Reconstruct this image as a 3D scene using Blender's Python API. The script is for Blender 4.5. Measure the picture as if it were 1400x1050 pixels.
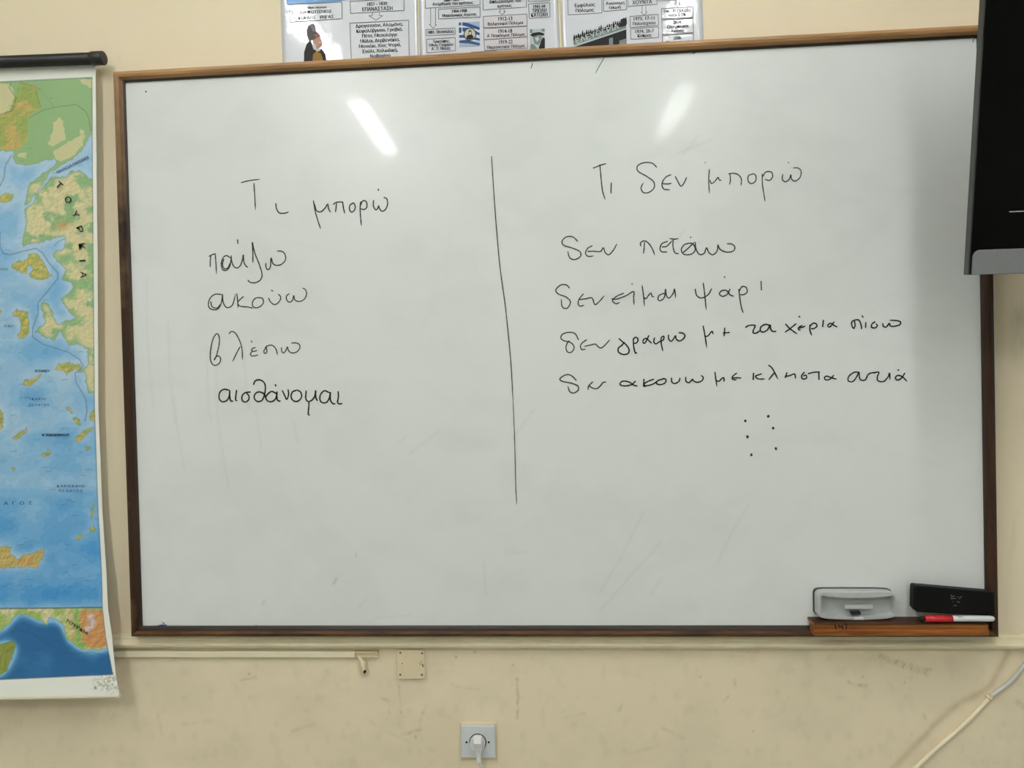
import bpy, bmesh, math, random
import numpy as np
from mathutils import Vector, Matrix

for o in list(bpy.data.objects):
    bpy.data.objects.remove(o)
scene = bpy.context.scene
COL = scene.collection
rng = np.random.default_rng(7)
random.seed(7)

# ------------------------------------------------------------------ camera
FPX = 1050.0
CAM = np.array([0.9519 - 0.9, -1.5837 - 0.036, 0.5527 + 0.95])
YAW, PITCH, ROLL = -0.0712, -0.0158, -0.0242
_f = np.array([math.sin(YAW) * math.cos(PITCH), math.cos(YAW) * math.cos(PITCH), math.sin(PITCH)])
_r = np.cross(_f, [0, 0, 1.0]); _r /= np.linalg.norm(_r)
_u = np.cross(_r, _f)
RGT = _r * math.cos(ROLL) + _u * math.sin(ROLL)
UPV = -_r * math.sin(ROLL) + _u * math.cos(ROLL)
FWD = _f
cd = bpy.data.cameras.new('camera')
cam = bpy.data.objects.new('camera', cd)
COL.objects.link(cam)
M = Matrix.Identity(4)
for i in range(3):
    M[i][0], M[i][1], M[i][2], M[i][3] = RGT[i], UPV[i], -FWD[i], CAM[i]
cam.matrix_world = M
cd.sensor_width = 36.0
cd.sensor_fit = 'HORIZONTAL'
cd.lens = 36.0 * FPX / 1400.0
cd.clip_start = 0.02
scene.camera = cam

# ------------------------------------------------------------------ world, exposure
w = bpy.data.worlds.new('world')
scene.world = w
w.use_nodes = True
w.node_tree.nodes['Background'].inputs[0].default_value = (0.75, 0.85, 1.0, 1)
w.node_tree.nodes['Background'].inputs[1].default_value = 0.05
scene.view_settings.view_transform = 'Standard'
scene.view_settings.look = 'None'
scene.view_settings.gamma = 1.0
scene.view_settings.use_curve_mapping = False
scene.view_settings.exposure = 0.13
TUBE_FRONT = 46.0     # radiance of the tubes of the row by the board
TUBE_REAR = 100.0      # radiance of the tubes of the row farther back

def window_light(name, x, y0, y1, z0, z1, power, color):
    l = bpy.data.lights.new(name, 'AREA'); l.shape = 'RECTANGLE'; l.size = y1 - y0; l.size_y = z1 - z0
    l.energy = power; l.color = color
    o = bpy.data.objects.new(name, l); COL.objects.link(o)
    o.location = (x, (y0 + y1) / 2, (z0 + z1) / 2)
    o.rotation_euler = (math.radians(90), 0, math.radians(90))
    return o
# daylight of the window in the right wall
WY0, WY1, WZ0, WZ1 = -3.9, -0.9, 0.95, 2.65
window_light('window_daylight', 3.34, WY0, WY1, WZ0, WZ1, 12.0, (0.86, 0.95, 1.0))

# ------------------------------------------------------------------ helpers
def at(px, py, y):
    d = FWD + RGT * ((px - 700) / FPX) + UPV * ((525 - py) / FPX)
    return CAM + d * ((y - CAM[1]) / d[1])

def at_np(px, py, y):
    px = np.asarray(px, float); py = np.asarray(py, float)
    d = FWD[None] + RGT[None] * ((px.ravel() - 700) / FPX)[:, None] + UPV[None] * ((525 - py.ravel()) / FPX)[:, None]
    t = (np.broadcast_to(np.asarray(y, float), px.shape).ravel() - CAM[1]) / d[:, 1]
    return CAM[None] + d * t[:, None]

def to_px(P):
    q = np.asarray(P) - CAM
    z = q @ FWD
    return 700 + FPX * (q @ RGT) / z, 525 - FPX * (q @ UPV) / z

def lin(c):
    c = np.asarray(c, float) / 255.0
    return np.where(c <= 0.04045, c / 12.92, ((c + 0.055) / 1.055) ** 2.4)

def D(r, g, b, k=0.75):
    v = np.clip(lin((r, g, b)) / k, 0, 0.92)
    return (float(v[0]), float(v[1]), float(v[2]), 1.0)

def mat(name, color, rough=0.6, metal=0.0, spec=0.5, emit=None, estr=0.0, noise=None, attr=False, coat=0.0, bump=None, coat_rough=0.1):
    m = bpy.data.materials.new(name)
    m.use_nodes = True
    nt = m.node_tree
    b = nt.nodes['Principled BSDF']
    b.inputs['Base Color'].default_value = color
    b.inputs['Roughness'].default_value = rough
    b.inputs['Metallic'].default_value = metal
    b.inputs['Specular IOR Level'].default_value = spec
    b.inputs['Coat Weight'].default_value = coat
    b.inputs['Coat Roughness'].default_value = coat_rough
    if emit is not None:
        b.inputs['Emission Color'].default_value = emit
        b.inputs['Emission Strength'].default_value = estr
    src = None
    if attr:
        a = nt.nodes.new('ShaderNodeAttribute'); a.attribute_name = 'Col'
        src = a.outputs['Color']
    tc = nt.nodes.new('ShaderNodeTexCoord')
    if noise:     # (scale xyz, amount, dark colour, detail)
        sc, amt, dark, det = noise
        mp = nt.nodes.new('ShaderNodeMapping'); mp.inputs['Scale'].default_value = sc
        nt.links.new(tc.outputs['Object'], mp.inputs['Vector'])
        n = nt.nodes.new('ShaderNodeTexNoise'); n.inputs['Scale'].default_value = 1.0
        n.inputs['Detail'].default_value = det; n.inputs['Roughness'].default_value = 0.65
        nt.links.new(mp.outputs['Vector'], n.inputs['Vector'])
        cr = nt.nodes.new('ShaderNodeValToRGB')
        cr.color_ramp.elements[0].position = 0.38; cr.color_ramp.elements[1].position = 0.66
        nt.links.new(n.outputs['Fac'], cr.inputs['Fac'])
        mx = nt.nodes.new('ShaderNodeMix'); mx.data_type = 'RGBA'
        ml = nt.nodes.new('ShaderNodeMath'); ml.operation = 'MULTIPLY'; ml.inputs[1].default_value = amt
        nt.links.new(cr.outputs['Color'], ml.inputs[0])
        nt.links.new(ml.outputs[0], mx.inputs['Factor'])
        if src is not None: nt.links.new(src, mx.inputs['A'])
        else: mx.inputs['A'].default_value = color
        mx.inputs['B'].default_value = dark
        src = mx.outputs['Result']
    if src is not None:
        nt.links.new(src, b.inputs['Base Color'])
    if bump:      # (scale, strength, distance)
        n = nt.nodes.new('ShaderNodeTexNoise'); n.inputs['Scale'].default_value = bump[0]
        n.inputs['Detail'].default_value = 3.0
        nt.links.new(tc.outputs['Object'], n.inputs['Vector'])
        bp = nt.nodes.new('ShaderNodeBump'); bp.inputs['Strength'].default_value = bump[1]
        bp.inputs['Distance'].default_value = bump[2]
        nt.links.new(n.outputs['Fac'], bp.inputs['Height'])
        nt.links.new(bp.outputs['Normal'], b.inputs['Normal'])
        if coat: nt.links.new(bp.outputs['Normal'], b.inputs['Coat Normal'])
    return m

def link(name, me, parent=None):
    o = bpy.data.objects.new(name, me)
    COL.objects.link(o)
    if parent is not None:
        o.parent = parent
        o.matrix_parent_inverse = parent.matrix_world.inverted() if False else Matrix.Translation(-Vector(parent.location))
    return o

def empty(name, loc, label, cat, group=None):
    o = bpy.data.objects.new(name, None)
    o.empty_display_size = 0.05
    o.location = Vector([float(v) for v in loc])
    COL.objects.link(o)
    return tag(o, label, cat, group)

def tag(o, label=None, cat=None, group=None, kind=None):
    if label: o['label'] = label
    if cat: o['category'] = cat
    if group: o['group'] = group
    if kind: o['kind'] = kind
    return o

class MB:
    def __init__(s):
        s.v = []; s.f = []; s.m = []; s.sm = []
    def add(s, verts, faces, mi=0, smooth=False):
        k = len(s.v)
        s.v += [tuple(float(c) for c in p) for p in verts]
        s.f += [tuple(i + k for i in f) for f in faces]
        s.m += [mi] * len(faces); s.sm += [smooth] * len(faces)
    def box(s, lo, hi, mi=0):
        x0, y0, z0 = lo; x1, y1, z1 = hi
        s.add([(x0, y0, z0), (x1, y0, z0), (x1, y1, z0), (x0, y1, z0), (x0, y0, z1), (x1, y0, z1), (x1, y1, z1), (x0, y1, z1)],
              [(0, 3, 2, 1), (4, 5, 6, 7), (0, 1, 5, 4), (1, 2, 6, 5), (2, 3, 7, 6), (3, 0, 4, 7)], mi)
    def loft(s, rings, mi=0, smooth=True, cap=True):
        n = len(rings[0])
        V = [p for r in rings for p in r]
        F = []
        for i in range(len(rings) - 1):
            for j in range(n):
                a = i * n + j; b = i * n + (j + 1) % n
                F.append((a, b, b + n, a + n))
        s.add(V, F, mi, smooth)
        if cap:
            s.add(rings[0], [tuple(range(n))[::-1]], mi)
            s.add(rings[-1], [tuple(range(n))], mi)
    def tube(s, pts, r, n=12, mi=0, cap=True):
        pts = [np.asarray(p, float) for p in pts]
        rs = r if hasattr(r, '__len__') else [r] * len(pts)
        rings = []
        ref = np.array([0.0, -1.0, 0.01])
        for i, p in enumerate(pts):
            t = pts[min(i + 1, len(pts) - 1)] - pts[max(i - 1, 0)]
            t = t / np.linalg.norm(t)
            rf = ref if abs(t @ ref) < 0.9 else np.array([0.0, 0.0, 1.0])
            a = np.cross(t, rf); a /= np.linalg.norm(a)
            b = np.cross(t, a)
            rings.append([p + rs[i] * (a * math.cos(q) + b * math.sin(q)) for q in np.linspace(0, 2 * math.pi, n, endpoint=False)])
        s.loft(rings, mi, True, cap)
    def prism(s, outline, y0, y1, mi=0):      # outline: list of (x, z); extruded from y0 (back) to y1 (front, smaller y)
        n = len(outline)
        V = [(x, y0, z) for x, z in outline] + [(x, y1, z) for x, z in outline]
        F = [tuple(range(n)), tuple(range(2 * n - 1, n - 1, -1))]
        F += [(i, i + n, (i + 1) % n + n, (i + 1) % n) for i in range(n)]
        s.add(V, F, mi)
    def build(s, name, mats, parent=None, bevel=0.0, seg=2, subsurf=0):
        me = bpy.data.meshes.new(name)
        me.from_pydata(s.v, [], s.f)
        for m in (mats if isinstance(mats, (list, tuple)) else [mats]): me.materials.append(m)
        me.polygons.foreach_set('material_index', s.m)
        me.polygons.foreach_set('use_smooth', s.sm)
        bm = bmesh.new(); bm.from_mesh(me)
        bmesh.ops.remove_doubles(bm, verts=bm.verts, dist=1e-6)
        bmesh.ops.recalc_face_normals(bm, faces=bm.faces)
        bm.to_mesh(me); bm.free()
        o = link(name, me, parent)
        if bevel:
            b = o.modifiers.new('bevel', 'BEVEL'); b.width = bevel; b.segments = seg; b.limit_method = 'ANGLE'
            b.angle_limit = math.radians(40)
        if subsurf:
            b = o.modifiers.new('sub', 'SUBSURF'); b.levels = subsurf; b.render_levels = subsurf
        return o

def rrect(cx, cz, hw, hh, r, n=6):
    out = []
    for sx, sz, a0 in ((1, 1, 0), (-1, 1, 90), (-1, -1, 180), (1, -1, 270)):
        for k in range(n + 1):
            a = math.radians(a0 + 90 * k / n)
            out.append((cx + sx * (hw - r) + r * math.cos(a), cz + sz * (hh - r) + r * math.sin(a)))
    return out

def grid_mesh(name, P, nx, nz, colors, material, parent=None, flip=False):
    """P: (nz*nx, 3) points row by row; colors (nz*nx, 3) linear."""
    me = bpy.data.meshes.new(name)
    i = np.arange(nz - 1)[:, None] * nx + np.arange(nx - 1)[None]
    q = np.stack([i, i + 1, i + nx + 1, i + nx], -1).reshape(-1, 4)
    if flip: q = q[:, ::-1]
    me.vertices.add(len(P)); me.vertices.foreach_set('co', np.ascontiguousarray(P, dtype=np.float32).ravel())
    me.loops.add(q.size); me.loops.foreach_set('vertex_index', np.ascontiguousarray(q, dtype=np.int32).ravel())
    me.polygons.add(len(q)); me.polygons.foreach_set('loop_start', np.arange(0, q.size, 4, dtype=np.int32))
    me.update(calc_edges=True)
    a = me.color_attributes.new('Col', 'FLOAT_COLOR', 'POINT')
    c = np.ones((len(P), 4), np.float32); c[:, :3] = colors
    a.data.foreach_set('color', c.ravel())
    me.materials.append(material)
    me.polygons.foreach_set('use_smooth', np.ones(len(q), bool))
    me.validate()
    return link(name, me, parent)

def vnoise(x, y, seed=0):
    """smooth value noise in [0,1]"""
    g = np.random.default_rng(seed).random((64, 64))
    xi = np.floor(x).astype(int); yi = np.floor(y).astype(int)
    fx = x - xi; fy = y - yi
    fx = fx * fx * (3 - 2 * fx); fy = fy * fy * (3 - 2 * fy)
    a = g[yi % 64, xi % 64]; b = g[yi % 64, (xi + 1) % 64]; c = g[(yi + 1) % 64, xi % 64]; d = g[(yi + 1) % 64, (xi + 1) % 64]
    return (a * (1 - fx) + b * fx) * (1 - fy) + (c * (1 - fx) + d * fx) * fy

def fbm(x, y, seed=0, octs=4):
    s = 0; a = 0.5; t = 0
    for k in range(octs):
        s = s + a * vnoise(x * 2 ** k, y * 2 ** k, seed + k); t += a; a *= 0.5
    return s / t

def inside(px, py, poly):
    r = np.zeros(px.shape, bool)
    poly = np.asarray(poly, float)
    x0, y0 = poly[-1]
    for x1, y1 in poly:
        if y0 != y1:
            c = ((y1 > py) != (y0 > py)) & (px < (x0 - x1) * (py - y1) / (y0 - y1) + x1)
            r ^= c
        x0, y0 = x1, y1
    return r

def pdist(px, py, line):
    d = np.full(px.shape, 1e9)
    for (x0, y0), (x1, y1) in zip(line[:-1], line[1:]):
        dx, dy = x1 - x0, y1 - y0
        t = np.clip(((px - x0) * dx + (py - y0) * dy) / (dx * dx + dy * dy + 1e-9), 0, 1)
        d = np.minimum(d, np.hypot(px - x0 - t * dx, py - y0 - t * dy))
    return d

def smooth_line(pts, n=6):
    pts = np.asarray(pts, float)
    if len(pts) < 3: return pts
    P = np.vstack([2 * pts[0] - pts[1], pts, 2 * pts[-1] - pts[-2]])
    out = []
    for i in range(1, len(P) - 2):
        p0, p1, p2, p3 = P[i - 1], P[i], P[i + 1], P[i + 2]
        for t in np.linspace(0, 1, n, endpoint=False):
            out.append(0.5 * (2 * p1 + (p2 - p0) * t + (2 * p0 - 5 * p1 + 4 * p2 - p3) * t * t + (3 * p1 - p0 - 3 * p2 + p3) * t ** 3))
    out.append(pts[-1])
    return np.array(out)

def ribbon(mb, pts, width, y, mi=0, lift=0.0, taper=True):
    """a flat stroke of ink, pts in photo pixels traced on the plane Y=y"""
    P = smooth_line(pts)
    if len(P) == 2 and np.hypot(*(P[1] - P[0])) < 1e-6: P[1] = P[1] + (0.6, 0.6)
    T = np.gradient(P, axis=0); T /= (np.linalg.norm(T, axis=1, keepdims=True) + 1e-9)
    N = np.stack([-T[:, 1], T[:, 0]], 1)
    n = len(P); wv = np.full(n, width / 2.0)
    wv *= 0.88 + 0.24 * np.random.default_rng(int(abs(P.sum())) % 9999).random(n)
    if taper and n > 4: wv[-1] *= 0.45; wv[-2] *= 0.75; wv[0] *= 0.7
    A = P + N * wv[:, None]; B = P - N * wv[:, None]
    ext = T[[0]] * -width * 0.25
    A[0] += ext[0]; B[0] += ext[0]
    V = np.vstack([at_np(A[:, 0], A[:, 1], y - lift), at_np(B[:, 0], B[:, 1], y - lift)])
    mb.add(V, [(i, i + 1, i + 1 + n, i + n) for i in range(n - 1)], mi)

def blob(mb, px, py, r, y, mi=0):
    a = np.linspace(0, 2 * math.pi, 9)[:-1]
    rr = r * (0.85 + 0.3 * np.random.default_rng(int(px * 7 + py)).random(8))
    V = at_np(px + rr * np.cos(a), py + rr * np.sin(a) * 1.15, y)
    mb.add(V, [tuple(range(8))], mi)

def text_into(mb, s, px, py, wpx, hpx, y, rot=0.0, mi=0, bold=0.0, depth_of=None):
    """lettering centred on pixel (px,py) of plane Y=y, wpx wide and hpx tall in pixels"""
    cu = bpy.data.curves.new('t', 'FONT'); cu.body = s; cu.resolution_u = 2; cu.offset = 0.0
    ob = bpy.data.objects.new('t', cu)
    me = bpy.data.meshes.new_from_object(ob)
    v = np.empty(len(me.vertices) * 3, np.float32); me.vertices.foreach_get('co', v); v = v.reshape(-1, 3)
    F = [tuple(p.vertices) for p in me.polygons]
    bpy.data.objects.remove(ob); bpy.data.curves.remove(cu); bpy.data.meshes.remove(me)
    if not len(v): return
    lo, hi = v.min(0), v.max(0)
    u = (v[:, 0] - (lo[0] + hi[0]) / 2) / (hi[0] - lo[0] + 1e-9) * wpx
    k = (v[:, 1] - (lo[1] + hi[1]) / 2) / (hi[1] - lo[1] + 1e-9) * hpx
    a = math.radians(rot)
    X = px + u * math.cos(a) - k * math.sin(a)
    Y = py - (u * math.sin(a) + k * math.cos(a))
    yy = y if depth_of is None else depth_of(X, Y)
    mb.add(at_np(X, Y, yy), F, mi)
    if bold:      # heavier print: the same glyphs struck twice
        mb.add(at_np(X + bold * 26 * math.cos(a), Y, np.asarray(yy) - 0.00015), F, mi)

def frame_line(mb, quad, wpx, y, mi=0):
    q = list(quad) + [quad[0]]
    for a, b in zip(q[:-1], q[1:]):
        ribbon(mb, [a, b], wpx, y, mi, taper=False)

# ------------------------------------------------------------------ materials
CREAM = D(224, 208, 180, 0.80)
M_wall = mat('cream_wall_paint', CREAM, 0.55, attr=True, noise=((3.1, 3.1, 3.1), 0.07, D(196, 180, 140), 6), bump=(60, 0.06, 0.004))
M_plain = mat('cream_room_paint', D(222, 217, 204), 0.7)
M_ceil = mat('white_ceiling_paint', (0.78, 0.78, 0.75, 1), 0.8)
M_floor = mat('grey_terrazzo', (0.33, 0.33, 0.31, 1), 0.35, noise=((40, 40, 40), 0.6, (0.22, 0.22, 0.21, 1), 4))
M_trim = mat('cream_gloss_paint', D(238, 223, 190, 0.90), 0.45, noise=((14, 14, 40), 0.40, D(186, 168, 130), 8), bump=(35, 0.15, 0.003))
M_board = mat('whiteboard_enamel', (0.7, 0.7, 0.68, 1), 0.28, attr=True, bump=(9, 0.05, 0.006), coat=0.16, coat_rough=0.06)
M_wood_top = mat('faded_brown_wood', D(158, 120, 76), 0.45, noise=((5, 40, 60), 0.7, D(112, 76, 40), 7), bump=(90, 0.1, 0.002))
M_wood_side = mat('dark_brown_wood', D(56, 33, 16), 0.4, spec=0.3, noise=((60, 40, 4), 0.85, D(28, 15, 7), 7), bump=(90, 0.1, 0.002))
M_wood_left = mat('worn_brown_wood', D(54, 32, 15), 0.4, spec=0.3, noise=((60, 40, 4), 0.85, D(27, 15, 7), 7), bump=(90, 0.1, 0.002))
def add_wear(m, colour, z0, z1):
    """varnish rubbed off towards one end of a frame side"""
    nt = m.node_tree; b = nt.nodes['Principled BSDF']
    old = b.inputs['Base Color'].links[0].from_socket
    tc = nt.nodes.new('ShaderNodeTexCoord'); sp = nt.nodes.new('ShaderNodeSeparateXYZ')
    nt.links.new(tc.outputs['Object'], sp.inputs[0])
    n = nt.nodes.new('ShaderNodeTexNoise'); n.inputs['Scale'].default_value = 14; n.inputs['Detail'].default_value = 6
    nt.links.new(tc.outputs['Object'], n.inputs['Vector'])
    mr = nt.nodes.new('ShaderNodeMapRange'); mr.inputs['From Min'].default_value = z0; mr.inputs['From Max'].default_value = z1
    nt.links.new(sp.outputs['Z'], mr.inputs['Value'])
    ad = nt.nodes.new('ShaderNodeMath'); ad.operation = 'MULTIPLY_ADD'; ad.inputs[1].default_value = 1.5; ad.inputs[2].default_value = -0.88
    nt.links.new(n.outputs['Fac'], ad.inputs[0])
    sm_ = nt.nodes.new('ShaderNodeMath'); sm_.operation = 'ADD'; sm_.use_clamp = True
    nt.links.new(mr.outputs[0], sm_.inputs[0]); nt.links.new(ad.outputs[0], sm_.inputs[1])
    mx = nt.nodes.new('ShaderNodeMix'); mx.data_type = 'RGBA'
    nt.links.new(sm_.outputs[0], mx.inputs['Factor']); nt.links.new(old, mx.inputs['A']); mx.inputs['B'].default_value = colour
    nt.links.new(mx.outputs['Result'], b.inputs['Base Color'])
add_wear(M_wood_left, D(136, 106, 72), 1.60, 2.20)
M_wood_in = mat('grime_and_shade_wood_lip', D(36, 21, 11), 0.5)  # recess shade along the board edge, and grime, put into the lip colour
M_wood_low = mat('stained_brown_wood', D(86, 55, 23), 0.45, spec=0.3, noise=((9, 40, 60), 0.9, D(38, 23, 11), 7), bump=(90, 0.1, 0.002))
M_wood_ledge = mat('orange_pine_wood', D(138, 82, 32), 0.5, spec=0.3, noise=((9, 60, 130), 0.8, D(70, 38, 15), 7), bump=(90, 0.12, 0.002))
M_ink = mat('black_marker_ink', (0.030, 0.030, 0.028, 1), 0.5, spec=0.12)
M_ink_f = mat('faint_marker_ink', (0.13, 0.13, 0.125, 1), 0.5, spec=0.12)
M_ink_mid = mat('thin_marker_ink', (0.065, 0.065, 0.062, 1), 0.5, spec=0.12)
M_blue = mat('blue_marker_ink', D(60, 95, 170), 0.5, spec=0.12)
M_green = mat('green_marker_ink', D(60, 120, 105), 0.5, spec=0.12)
M_black = mat('black_plastic', (0.012, 0.012, 0.012, 1), 0.4)
M_black_m = mat('black_felt_plastic', (0.004, 0.004, 0.004, 1), 0.5, spec=0.15)
M_map = mat('map_print', (0.5, 0.5, 0.5, 1), 0.5, attr=True, bump=(7, 0.10, 0.02))
M_maptext = mat('map_black_lettering', (0.02, 0.025, 0.03, 1), 0.5, spec=0.12)
M_mapblue = mat('map_blue_lettering', D(30, 70, 120), 0.5, spec=0.12)
M_paper = mat('laminated_paper', (0.76, 0.78, 0.84, 1), 0.3, spec=0.3, coat=1.0, coat_rough=0.06, bump=(13, 0.10, 0.012))
M_line = mat('chart_line_print', (0.19, 0.19, 0.22, 1), 0.4, spec=0.12)
M_text = mat('chart_text_print', (0.05, 0.05, 0.06, 1), 0.4, spec=0.12)
M_pink = mat('pale_pink_box_print', (0.72, 0.69, 0.73, 1), 0.35, spec=0.12)
M_hblue = mat('blue_header_print', D(40, 120, 180), 0.3)
M_seam = mat('yellowed_tape', D(205, 195, 160), 0.4)
M_tv = mat('black_tv_casing', (0.018, 0.019, 0.018, 1), 0.3, coat=0.5)
M_tvside = mat('dark_grey_tv_edge', (0.045, 0.048, 0.044, 1), 0.4, spec=0.3)
M_screen = mat('black_glossy_screen', (0.0015, 0.0015, 0.0015, 1), 0.10, spec=0.08)
M_silver = mat('silver_speaker_grille', (0.20, 0.20, 0.205, 1), 0.5, noise=((500, 500, 500), 0.35, (0.13, 0.13, 0.13, 1), 2))
M_pale_line = mat('pale_grey_line', (0.34, 0.34, 0.34, 1), 0.4)
M_grey = mat('grey_plastic', (0.55, 0.565, 0.55, 1), 0.4, noise=((90, 90, 90), 0.4, (0.40, 0.41, 0.40, 1), 5))
M_grey_in = mat('grey_plastic_inside', (0.47, 0.50, 0.49, 1), 0.5)
M_white = mat('white_plastic', (0.80, 0.81, 0.81, 1), 0.3)
M_socket = mat('white_socket_plastic', (0.70, 0.73, 0.745, 1), 0.35)
M_cream_p = mat('cream_painted_plastic', D(222, 206, 174, 0.85), 0.45, noise=((60, 60, 60), 0.35, D(196, 180, 142), 6), bump=(70, 0.12, 0.002))
M_red = mat('red_plastic', (0.55, 0.012, 0.022, 1), 0.3)
M_dark = mat('dark_hole', (0.012, 0.011, 0.010, 1), 0.8)
M_screw = mat('grey_screw', (0.16, 0.15, 0.12, 1), 0.4, metal=0.4)
M_cable = mat('white_cable_pvc', (0.62, 0.62, 0.58, 1), 0.4)
M_cable_c = mat('cream_cable_paint', D(238, 224, 195, 0.90), 0.45)
M_tube = mat('fluorescent_tube_far', (0.9, 0.9, 0.9, 1), 0.4, emit=(0.98, 1.0, 0.99, 1), estr=TUBE_REAR * 1.2)
M_tube_f = mat('fluorescent_tube_near', (0.9, 0.9, 0.9, 1), 0.4, emit=(0.98, 1.0, 0.99, 1), estr=TUBE_FRONT)
M_tube_r = mat('fluorescent_tube_dull', (0.9, 0.9, 0.9, 1), 0.4, emit=(0.97, 1.0, 0.96, 1), estr=TUBE_REAR * 0.6)
M_fix = mat('white_lamp_enamel', (0.8, 0.8, 0.78, 1), 0.4)

# ------------------------------------------------------------------ room shell
RX0, RX1, RY, RZ = -3.3, 3.2, -7.4, 3.2
def slab(name, lo, hi, m):
    b = MB(); b.box(lo, hi)
    o = b.build(name, m); o['kind'] = 'structure'; return o
slab('floor', (RX0, RY, -0.1), (RX1, 0, 0), M_floor)
slab('ceiling', (RX0, RY, RZ), (RX1, 0, RZ + 0.1), M_ceil)
slab('wall_left', (RX0 - 0.1, RY, 0), (RX0, 0, RZ), M_plain)
b = MB()
for lo, hi in (((RX1, RY, 0), (RX1 + 0.1, WY0, RZ)), ((RX1, WY1, 0), (RX1 + 0.1, 0, RZ)), ((RX1, WY0, 0), (RX1 + 0.1, WY1, WZ0)), ((RX1, WY0, WZ1), (RX1 + 0.1, WY1, RZ))):
    b.box(lo, hi)
b.build('wall_right', M_plain)['kind'] = 'structure'
b = MB(); fw = 0.05
b.box((RX1 + 0.02, WY0, WZ0), (RX1 + 0.08, WY1, WZ0 + fw)); b.box((RX1 + 0.02, WY0, WZ1 - fw), (RX1 + 0.08, WY1, WZ1))
for yy in (WY0, (WY0 + WY1) / 2 - fw / 2, WY1 - fw): b.box((RX1 + 0.02, yy, WZ0 + fw), (RX1 + 0.08, yy + fw, WZ1 - fw))
b.build('window_1', M_fix)['kind'] = 'structure'
slab('wall_back', (RX0, RY - 0.1, 0), (RX1, RY, RZ), M_plain)

# front wall: a grid whose colour attribute carries the dirt and scuffs
z_lo = at(700, 1085, 0)[2]; z_mid = at(700, 868, 0)[2]
xs = np.concatenate([np.linspace(RX0, -1.30, 12), np.arange(-1.28, 1.22, 0.0033), np.linspace(1.24, RX1, 12)])
zs = np.concatenate([np.linspace(0, z_lo, 8)[:-1], np.arange(z_lo, z_mid, 0.0033), np.linspace(z_mid + 0.01, RZ, 150)])
GX, GZ = np.meshgrid(xs, zs)
P = np.stack([GX.ravel(), np.zeros(GX.size), GZ.ravel()], 1)
px, py = to_px(P)
base = np.array(CREAM[:3])[None].repeat(len(P), 0)
dirt = np.zeros(len(P))
low = py > 860
n1 = fbm(px / 60, py / 45, 11, 5)
dirt += np.where(low, 0.08 * np.clip((n1 - 0.42) * 4, 0, 1), 0)
n2 = fbm(px / 14, py / 18, 21, 4)
dirt += np.where(low, 0.07 * np.clip((n2 - 0.60) * 6, 0, 1), 0)
def scuff(line, wd, amt, soft=1.0):
    global dirt
    d = pdist(px, py, smooth_line(line, 4))
    dirt = dirt + amt * np.exp(-(d / wd) ** 2) * soft * np.clip(2.6 * (fbm(px / 5, py / 5, 57, 3) - 0.22), 0.1, 1.5)
# scuffs seen on the lower wall
scuff([(707, 928), (708, 955), (707, 982)], 1.6, 0.40)
scuff([(546, 938), (547, 955), (548, 975)], 0.9, 0.35)
scuff([(584, 962), (578, 975), (575, 986)], 2.0, 0.20)
scuff([(523, 955), (534, 961), (533, 975)], 1.8, 0.18)
scuff([(550, 1004), (562, 1001), (575, 997)], 2.0, 0.22)
scuff([(615, 934), (628, 940), (655, 942)], 1.5, 0.16)
scuff([(560, 1014), (520, 996), (500, 980)], 2.0, 0.10)
scuff([(1004, 930), (1006, 940)], 1.6, 0.32); scuff([(988, 960), (996, 952)], 1.5, 0.28)
scuff([(846, 972), (852, 962)], 1.5, 0.22); scuff([(770, 982), (800, 975)], 2.0, 0.12)
scuff([(905, 995), (935, 1010)], 2.5, 0.12); scuff([(860, 1030), (900, 1020)], 2.5, 0.12)
scuff([(1160, 932), (1168, 936), (1185, 938)], 1.8, 0.25)
scuff([(1262, 975), (1266, 985)], 2.0, 0.18); scuff([(1245, 1003), (1247, 1005)], 1.3, 0.5)
scuff([(1392, 960), (1402, 968)], 4.0, 0.18)
scuff([(330, 930), (350, 926)], 1.5, 0.20); scuff([(250, 990), (290, 985)], 3.0, 0.10)
scuff([(400, 1000), (430, 990)], 3.0, 0.12); scuff([(215, 975), (222, 1005)], 2.0, 0.10)
for a, b in ((649, 891), (701, 909), (568, 1007), (623, 898), (340, 921), (1180, 925), (1236, 933), (1030, 1000), (957, 925)):
    scuff([(a, b), (a + 0.6, b + 0.6)], 1.2, 0.7)
# grey hatched rub below the board's right end
for k in range(20):
    t = k / 19.0
    cx = 1204 + 67 * t; cy = 896 + 24 * t ** 0.8
    s_ = 3.0 + 3.0 * t
    scuff([(cx - 2, cy + s_ * 0.8), (cx + 2.2, cy - s_ * 0.8)], 0.9, 0.34 + 0.22 * (k % 3 == 0))
# brown dirty line left where a cable once ran
stain = smooth_line([(1378, 892), (1362, 923), (1347, 943), (1313, 961), (1286, 983), (1258, 1012), (1222, 1050), (1195, 1080)])
ds = pdist(px, py, stain)
brown = 0.38 * np.exp(-(ds / 5.0) ** 2) * (0.6 + 0.6 * fbm(px / 9, py / 9, 5, 3))
# mottled darker patch on the wall to the right of the board
rr = np.exp(-((px - 1392) / 14) ** 2 - ((py - 448) / 45) ** 2) * fbm(px / 8, py / 12, 9, 3)
dirt += 0.55 * rr
scuff([(1385, 469), (1386, 471)], 1.4, 0.8)
scuff([(1387, 880), (1374, 830), (1391, 700)], 5, 0.06)
scuff([(158, 74), (166, 83)], 0.8, 0.30)
dirt = np.clip(dirt, 0, 0.9); brown = np.clip(brown, 0, 0.6)
grey = np.array(D(112, 104, 84)[:3]); brn = np.array(D(150, 122, 74)[:3])
c = base * (1 - dirt[:, None]) + grey * dirt[:, None]
c = c * (1 - brown[:, None]) + brn * brown[:, None]
wf = grid_mesh('wall_front', P, len(xs), len(zs), c, M_wall)
wf['kind'] = 'structure'

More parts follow.
